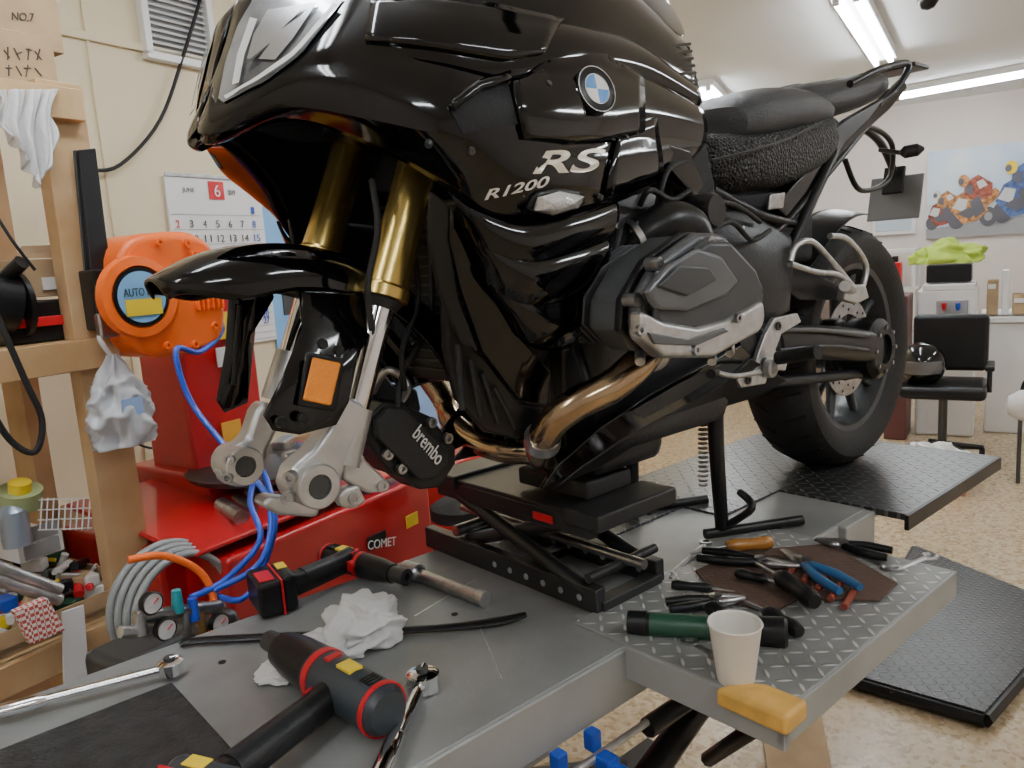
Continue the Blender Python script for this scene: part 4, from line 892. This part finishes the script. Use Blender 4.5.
# ------------------------------------------------------------------ FAR RIGHT
def fbox(px0,py0,px1,py1,X,dep,m,z0=None,bev=.004,part='body'):
    a=rf(px0,py1,X);c=rf(px1,py0,X); zz=a.z if z0 is None else z0
    return box2(part,(X,min(a.y,c.y),zz),(X+dep,max(a.y,c.y),c.z),m,RM,bev)
G('racing_poster'); a=rf(928,152,8.38);c=rf(1045,232,8.38)
pm=mat('poster_sky',(.50,.66,.84),.5,var=.3,vs=2.5,col2=(.76,.80,.85)); box2('sheet',(8.37,c.y,c.z),(8.385,a.y,a.z),pm,RM,0)
PN=[1]
def poly(pts,m):
    vs=[(8.366-.0005*PN[0],a.y+(c.y-a.y)*u,a.z+(c.z-a.z)*v) for u,v in pts]; PN[0]+=1
    mk('print_shape',vs,[tuple(range(len(vs)))],m,RM,smooth=False)
def circ(u,v,r,m,asp=1.45,n=18): poly([(u+r*math.cos(2*math.pi*k/n),v+asp*r*math.sin(2*math.pi*k/n)) for k in range(n)],m)
poly([(0,.88),(1,.80),(1,1),(0,1)],grey); poly([(0,.60),(.4,.64),(1,.55),(1,.62),(.4,.70),(0,.66)],mat('poster_haze',(.6,.66,.7),.5))
rb=mat('race_blue',(.10,.17,.42),.4,var=.6,vs=30); rr_=mat('race_red',(.42,.10,.06),.4,var=.7,vs=30); ro_=mat('race_orange',(.66,.30,.10),.4,var=.7,vs=35); rk=mat('race_dark',(.10,.10,.12),.5); rw=mat('race_pale',(.6,.6,.6),.5)
for u0_,v0_,s,m1,m2,hl in ((.15,.02,1.0,rr_,ro_,rw),(.40,.02,1.35,ro_,rr_,ro_),(.80,-.02,1.5,rb,rb,yellow)):
    def P(*pts): return [(u0_+x*s,.86+v0_+y*s) for x,y in pts]
    circ(u0_-.10*s,.86+v0_-.06*s,.055*s,rk); circ(u0_+.10*s,.86+v0_-.07*s,.055*s,rk); circ(u0_+.10*s,.86+v0_-.07*s,.025*s,grey)
    poly(P((-.14,-.14),(-.10,-.26),(-.04,-.30),(.05,-.24),(.10,-.12),(.03,-.04),(-.06,-.02)),m1); poly(P((-.13,-.16),(-.09,-.24),(-.03,-.22),(-.05,-.12)),rw)
    poly(P((-.10,-.11),(-.02,-.16),(.05,-.12),(-.02,-.06)),rk); poly(P((.0,-.14),(.06,-.18),(.08,-.14),(.02,-.10)),hl)
    poly(P((.03,-.24),(.14,-.30),(.18,-.25),(.08,-.14)),m1); poly(P((-.06,-.26),(-.05,-.36),(.03,-.42),(.12,-.34),(.12,-.24),(.02,-.20)),m2)
    poly(P((-.05,-.28),(-.04,-.34),(.0,-.34),(-.0,-.26)),rk); poly(P((.02,-.36),(.06,-.38),(.09,-.33),(.04,-.30)),rw)
    poly(P((.04,-.25),(.08,-.12),(.02,-.06),(-.02,-.2)),rk); circ(u0_-.06*s,.86+v0_-.38*s,.034*s,hl); circ(u0_-.075*s,.86+v0_-.375*s,.018*s,rk)
G('window_1'); fbox(872,192,916,236,8.36,.03,white,part='frame'); fbox(875,196,912,232,8.35,.01,mat('window_glass',(.55,.65,.75),.1,coat=1),part='glass')
G('water_dispenser'); fbox(916,288,978,345,6.0,.35,white,0,.02); fbox(922,283,976,292,6.0,.35,white,None,.01,'top'); fbox(936,300,968,330,5.985,.02,grey,None,.004,'niche')
for x in (944,958): q=Vector(rf(x,306,5.96)); lathe('tap',q,(0,0,-1),[(-.02,.015),(.01,.015),(.03,.008)],blue if x>950 else redp,RM,12)
q=rf(950,325,5.96); box('drip_tray',q,(.08,.2,.02),satin,RM,.004)
G('document_box'); zdt=rf(950,283,6.0).z+.005; fbox(926,264,972,283,6.02,.25,satin,zdt,.006)
zlj=rf(950,264,6.02).z
G('lime_jacket'); crumple((6.14,rf(947,262,6.1).y,zlj),(.11,.20,.11),lime,RM,5.5,.4,.4,60)
G('office_chair'); 
s0=rf(942,392,5.2); sz=s0.z
box('seat',(5.35,s0.y,sz),(.46,.46,.08),satin,RM,.03); box('backrest',(5.6,s0.y-.02,sz+.25),(.07,.42,.36),satin,RM,.03)
box('armrest',(5.35,s0.y+.24,sz+.14),(.28,.05,.03),satin,RM,.01); box('armrest',(5.35,s0.y-.24,sz+.14),(.28,.05,.03),satin,RM,.01)
for k in (-1,1): tube('arm_post',[(5.35,s0.y+.24*k,sz-.02),(5.35,s0.y+.24*k,sz+.13)],.014,satin,RM)
tube('gas_lift',[(5.35,s0.y,.08),(5.35,s0.y,sz-.03)],.025,dgrey,RM)
for k in range(5):
    aa=k*2*math.pi/5+.3; e_=Vector((5.35+.26*math.cos(aa),s0.y+.26*math.sin(aa),.06)); tube('star_leg',[(5.35,s0.y,.1),e_],[.025,.016],satin,RM); lathe('caster',e_+Vector((0,-.015,-.03)),(0,1,0),[(0,.028),(.03,.028)],satin,RM,16)
G('motorcycle_helmet'); h=Vector((5.3,rf(922,367,5.25).y,sz+.152)); 
vs=[];n=24
for i in range(13):
    ph=math.pi*i/15
    for j in range(n):
        th=2*math.pi*j/n; vs.append(h+Vector((math.cos(th)*math.sin(ph)*.15,math.sin(th)*math.sin(ph)*.125,math.cos(ph)*.135)))
mk('shell',vs,[(i*n+j,i*n+(j+1)%n,(i+1)*n+(j+1)%n,(i+1)*n+j) for i in range(12) for j in range(n)],gloss,RM,solid=.006,ang=180)
vs=[]
for i in range(5):
    for j in range(13):
        ph=math.pi*(.42+.045*i); th=math.pi+(-1.0+2.0*j/12); vs.append(h+Vector((math.cos(th)*math.sin(ph)*.156,math.sin(th)*math.sin(ph)*.131,math.cos(ph)*.14)))
mk('visor',vs,[(i*13+j,i*13+j+1,(i+1)*13+j+1,(i+1)*13+j) for i in range(4) for j in range(12)],mat('visor',(.12,.12,.13),.05,.3,coat=1),RM,ang=180)
G('storage_basket'); qa=rf(905,440,4.6);qb=rf(968,440,4.6); hz=.12
box2('body',(4.6,qb.y,0),(4.9,qa.y,hz),mat('pink_bin',(.6,.25,.2),.5),RM,.01)
crumple((4.75,(qa.y+qb.y)/2,hz-.01),(.12,.17,.10),whitep,RM,9.2,.4,.4,60,'bin_bag')
G('work_counter'); fbox(984,322,1100,420,6.2,.6,white,0,.01); fbox(980,316,1110,323,6.17,.66,whitep,None,.006,'counter_top')
ctz=rf(1000,316,6.17).z
for i,(x0,y0,x1,m) in enumerate(((986,280,999,card),(1001,270,1010,whitep),(1012,294,1030,card),(1032,262,1060,grey))):
    G(('file_box','paper_stack','parcel_box','monitor')[i]); fbox(x0,y0,x1,318,6.25,.15,m,ctz,.005)
    fbox(x0+2,y0+4,x1-3,y0+9,6.245,.004,whitep,None,0,'label')
G('air_tank'); q=rf(1010,405,5.0); lathe('tank',(5.0,q.y-.25,q.z),(0,1,0),[(0,.05),(.02,.09),(.2,.09),(.26,.05),(.27,0)],white,RM,30)
for yy in (-.2,-.05): box2('foot',(4.95,q.y+yy-.01,0),(5.05,q.y+yy+.01,q.z-.07),dgrey,RM,.003)
tube('tank_handle',[(5,q.y-.22,q.z+.07),(5,q.y-.2,q.z+.15),(5,q.y-.08,q.z+.15),(5,q.y-.05,q.z+.07)],.01,satin,RM)
G('tool_trolley'); fbox(884,296,908,380,5.8,.4,mat('maroon',(.14,.05,.05),.4),0,.01); 
for i in range(4): fbox(886,304+22*i,906,307+22*i,5.79,.012,steel,None,.001,'drawer_handle')
G('red_jerry_can'); zt4=rf(890,296,5.8).z; fbox(889,262,901,296,5.85,.12,redp,zt4,.01); fbox(892,256,898,263,5.88,.05,satin,None,.004,'cap')
G('storage_shelf'); 
for zz in (.4,.9,1.25): box2('board',(7.6,.6,zz),(8.1,2.3,zz+.03),white,RM,.003)
for yy in (.6,2.27):
    for xx in (7.6,8.07): box2('upright',(xx,yy,0),(xx+.03,yy+.03,1.28),white,RM,.003)
for i in range(12):
    x=7.65; y=.7+.13*i; box2('box_item',(x,y,.93 if i%2 else .43),(x+.3,y+.11,(.93 if i%2 else .43)+.2+.08*random.random()),random.choice([card,whitep,grey,redp,blue,satin]),RM,.004)
G('ceiling_camera'); q=rz(928,4,2.55); lathe('dome',(q.x,q.y,HC),(0,0,-1),[(0,.05),(.04,.05),(.07,.03),(.08,0)],satin,RM,24)
# ------------------------------------------------------------------ finalise groups
bpy.context.view_layer.update()
for k,obs in GR.items():
    nm=k.split('#')[0]
    if not obs: continue
    if len(obs)==1:
        obs[0].name=nm; continue
    lo=Vector((1e9,)*3);hi=Vector((-1e9,)*3)
    for o in obs:
        for v in o.data.vertices:
            for i in range(3): lo[i]=min(lo[i],v.co[i]);hi[i]=max(hi[i],v.co[i])
    e=bpy.data.objects.new(nm,None); bpy.context.collection.objects.link(e); e.empty_display_size=.1
    e.location=Vector(((lo.x+hi.x)/2,(lo.y+hi.y)/2,lo.z)); inv=Matrix.Translation(e.location).inverted()
    for o in obs: o.parent=e; o.matrix_parent_inverse=inv
# ------------------------------------------------------------------ world + camera
w=bpy.data.worlds.new('world'); bpy.context.scene.world=w; w.use_nodes=True
w.node_tree.nodes['Background'].inputs[0].default_value=(.8,.85,.9,1); w.node_tree.nodes['Background'].inputs[1].default_value=.3
cd_=bpy.data.cameras.new('camera'); co_=bpy.data.objects.new('camera',cd_); bpy.context.collection.objects.link(co_)
M=Matrix.Identity(4)
for i in range(3): M[i][0]=RT[i];M[i][1]=UP[i];M[i][2]=-fw[i];M[i][3]=CAM[i]
co_.matrix_world=M; cd_.sensor_width=36; cd_.lens=36*F/1024; cd_.clip_start=.02
bpy.context.scene.camera=co_
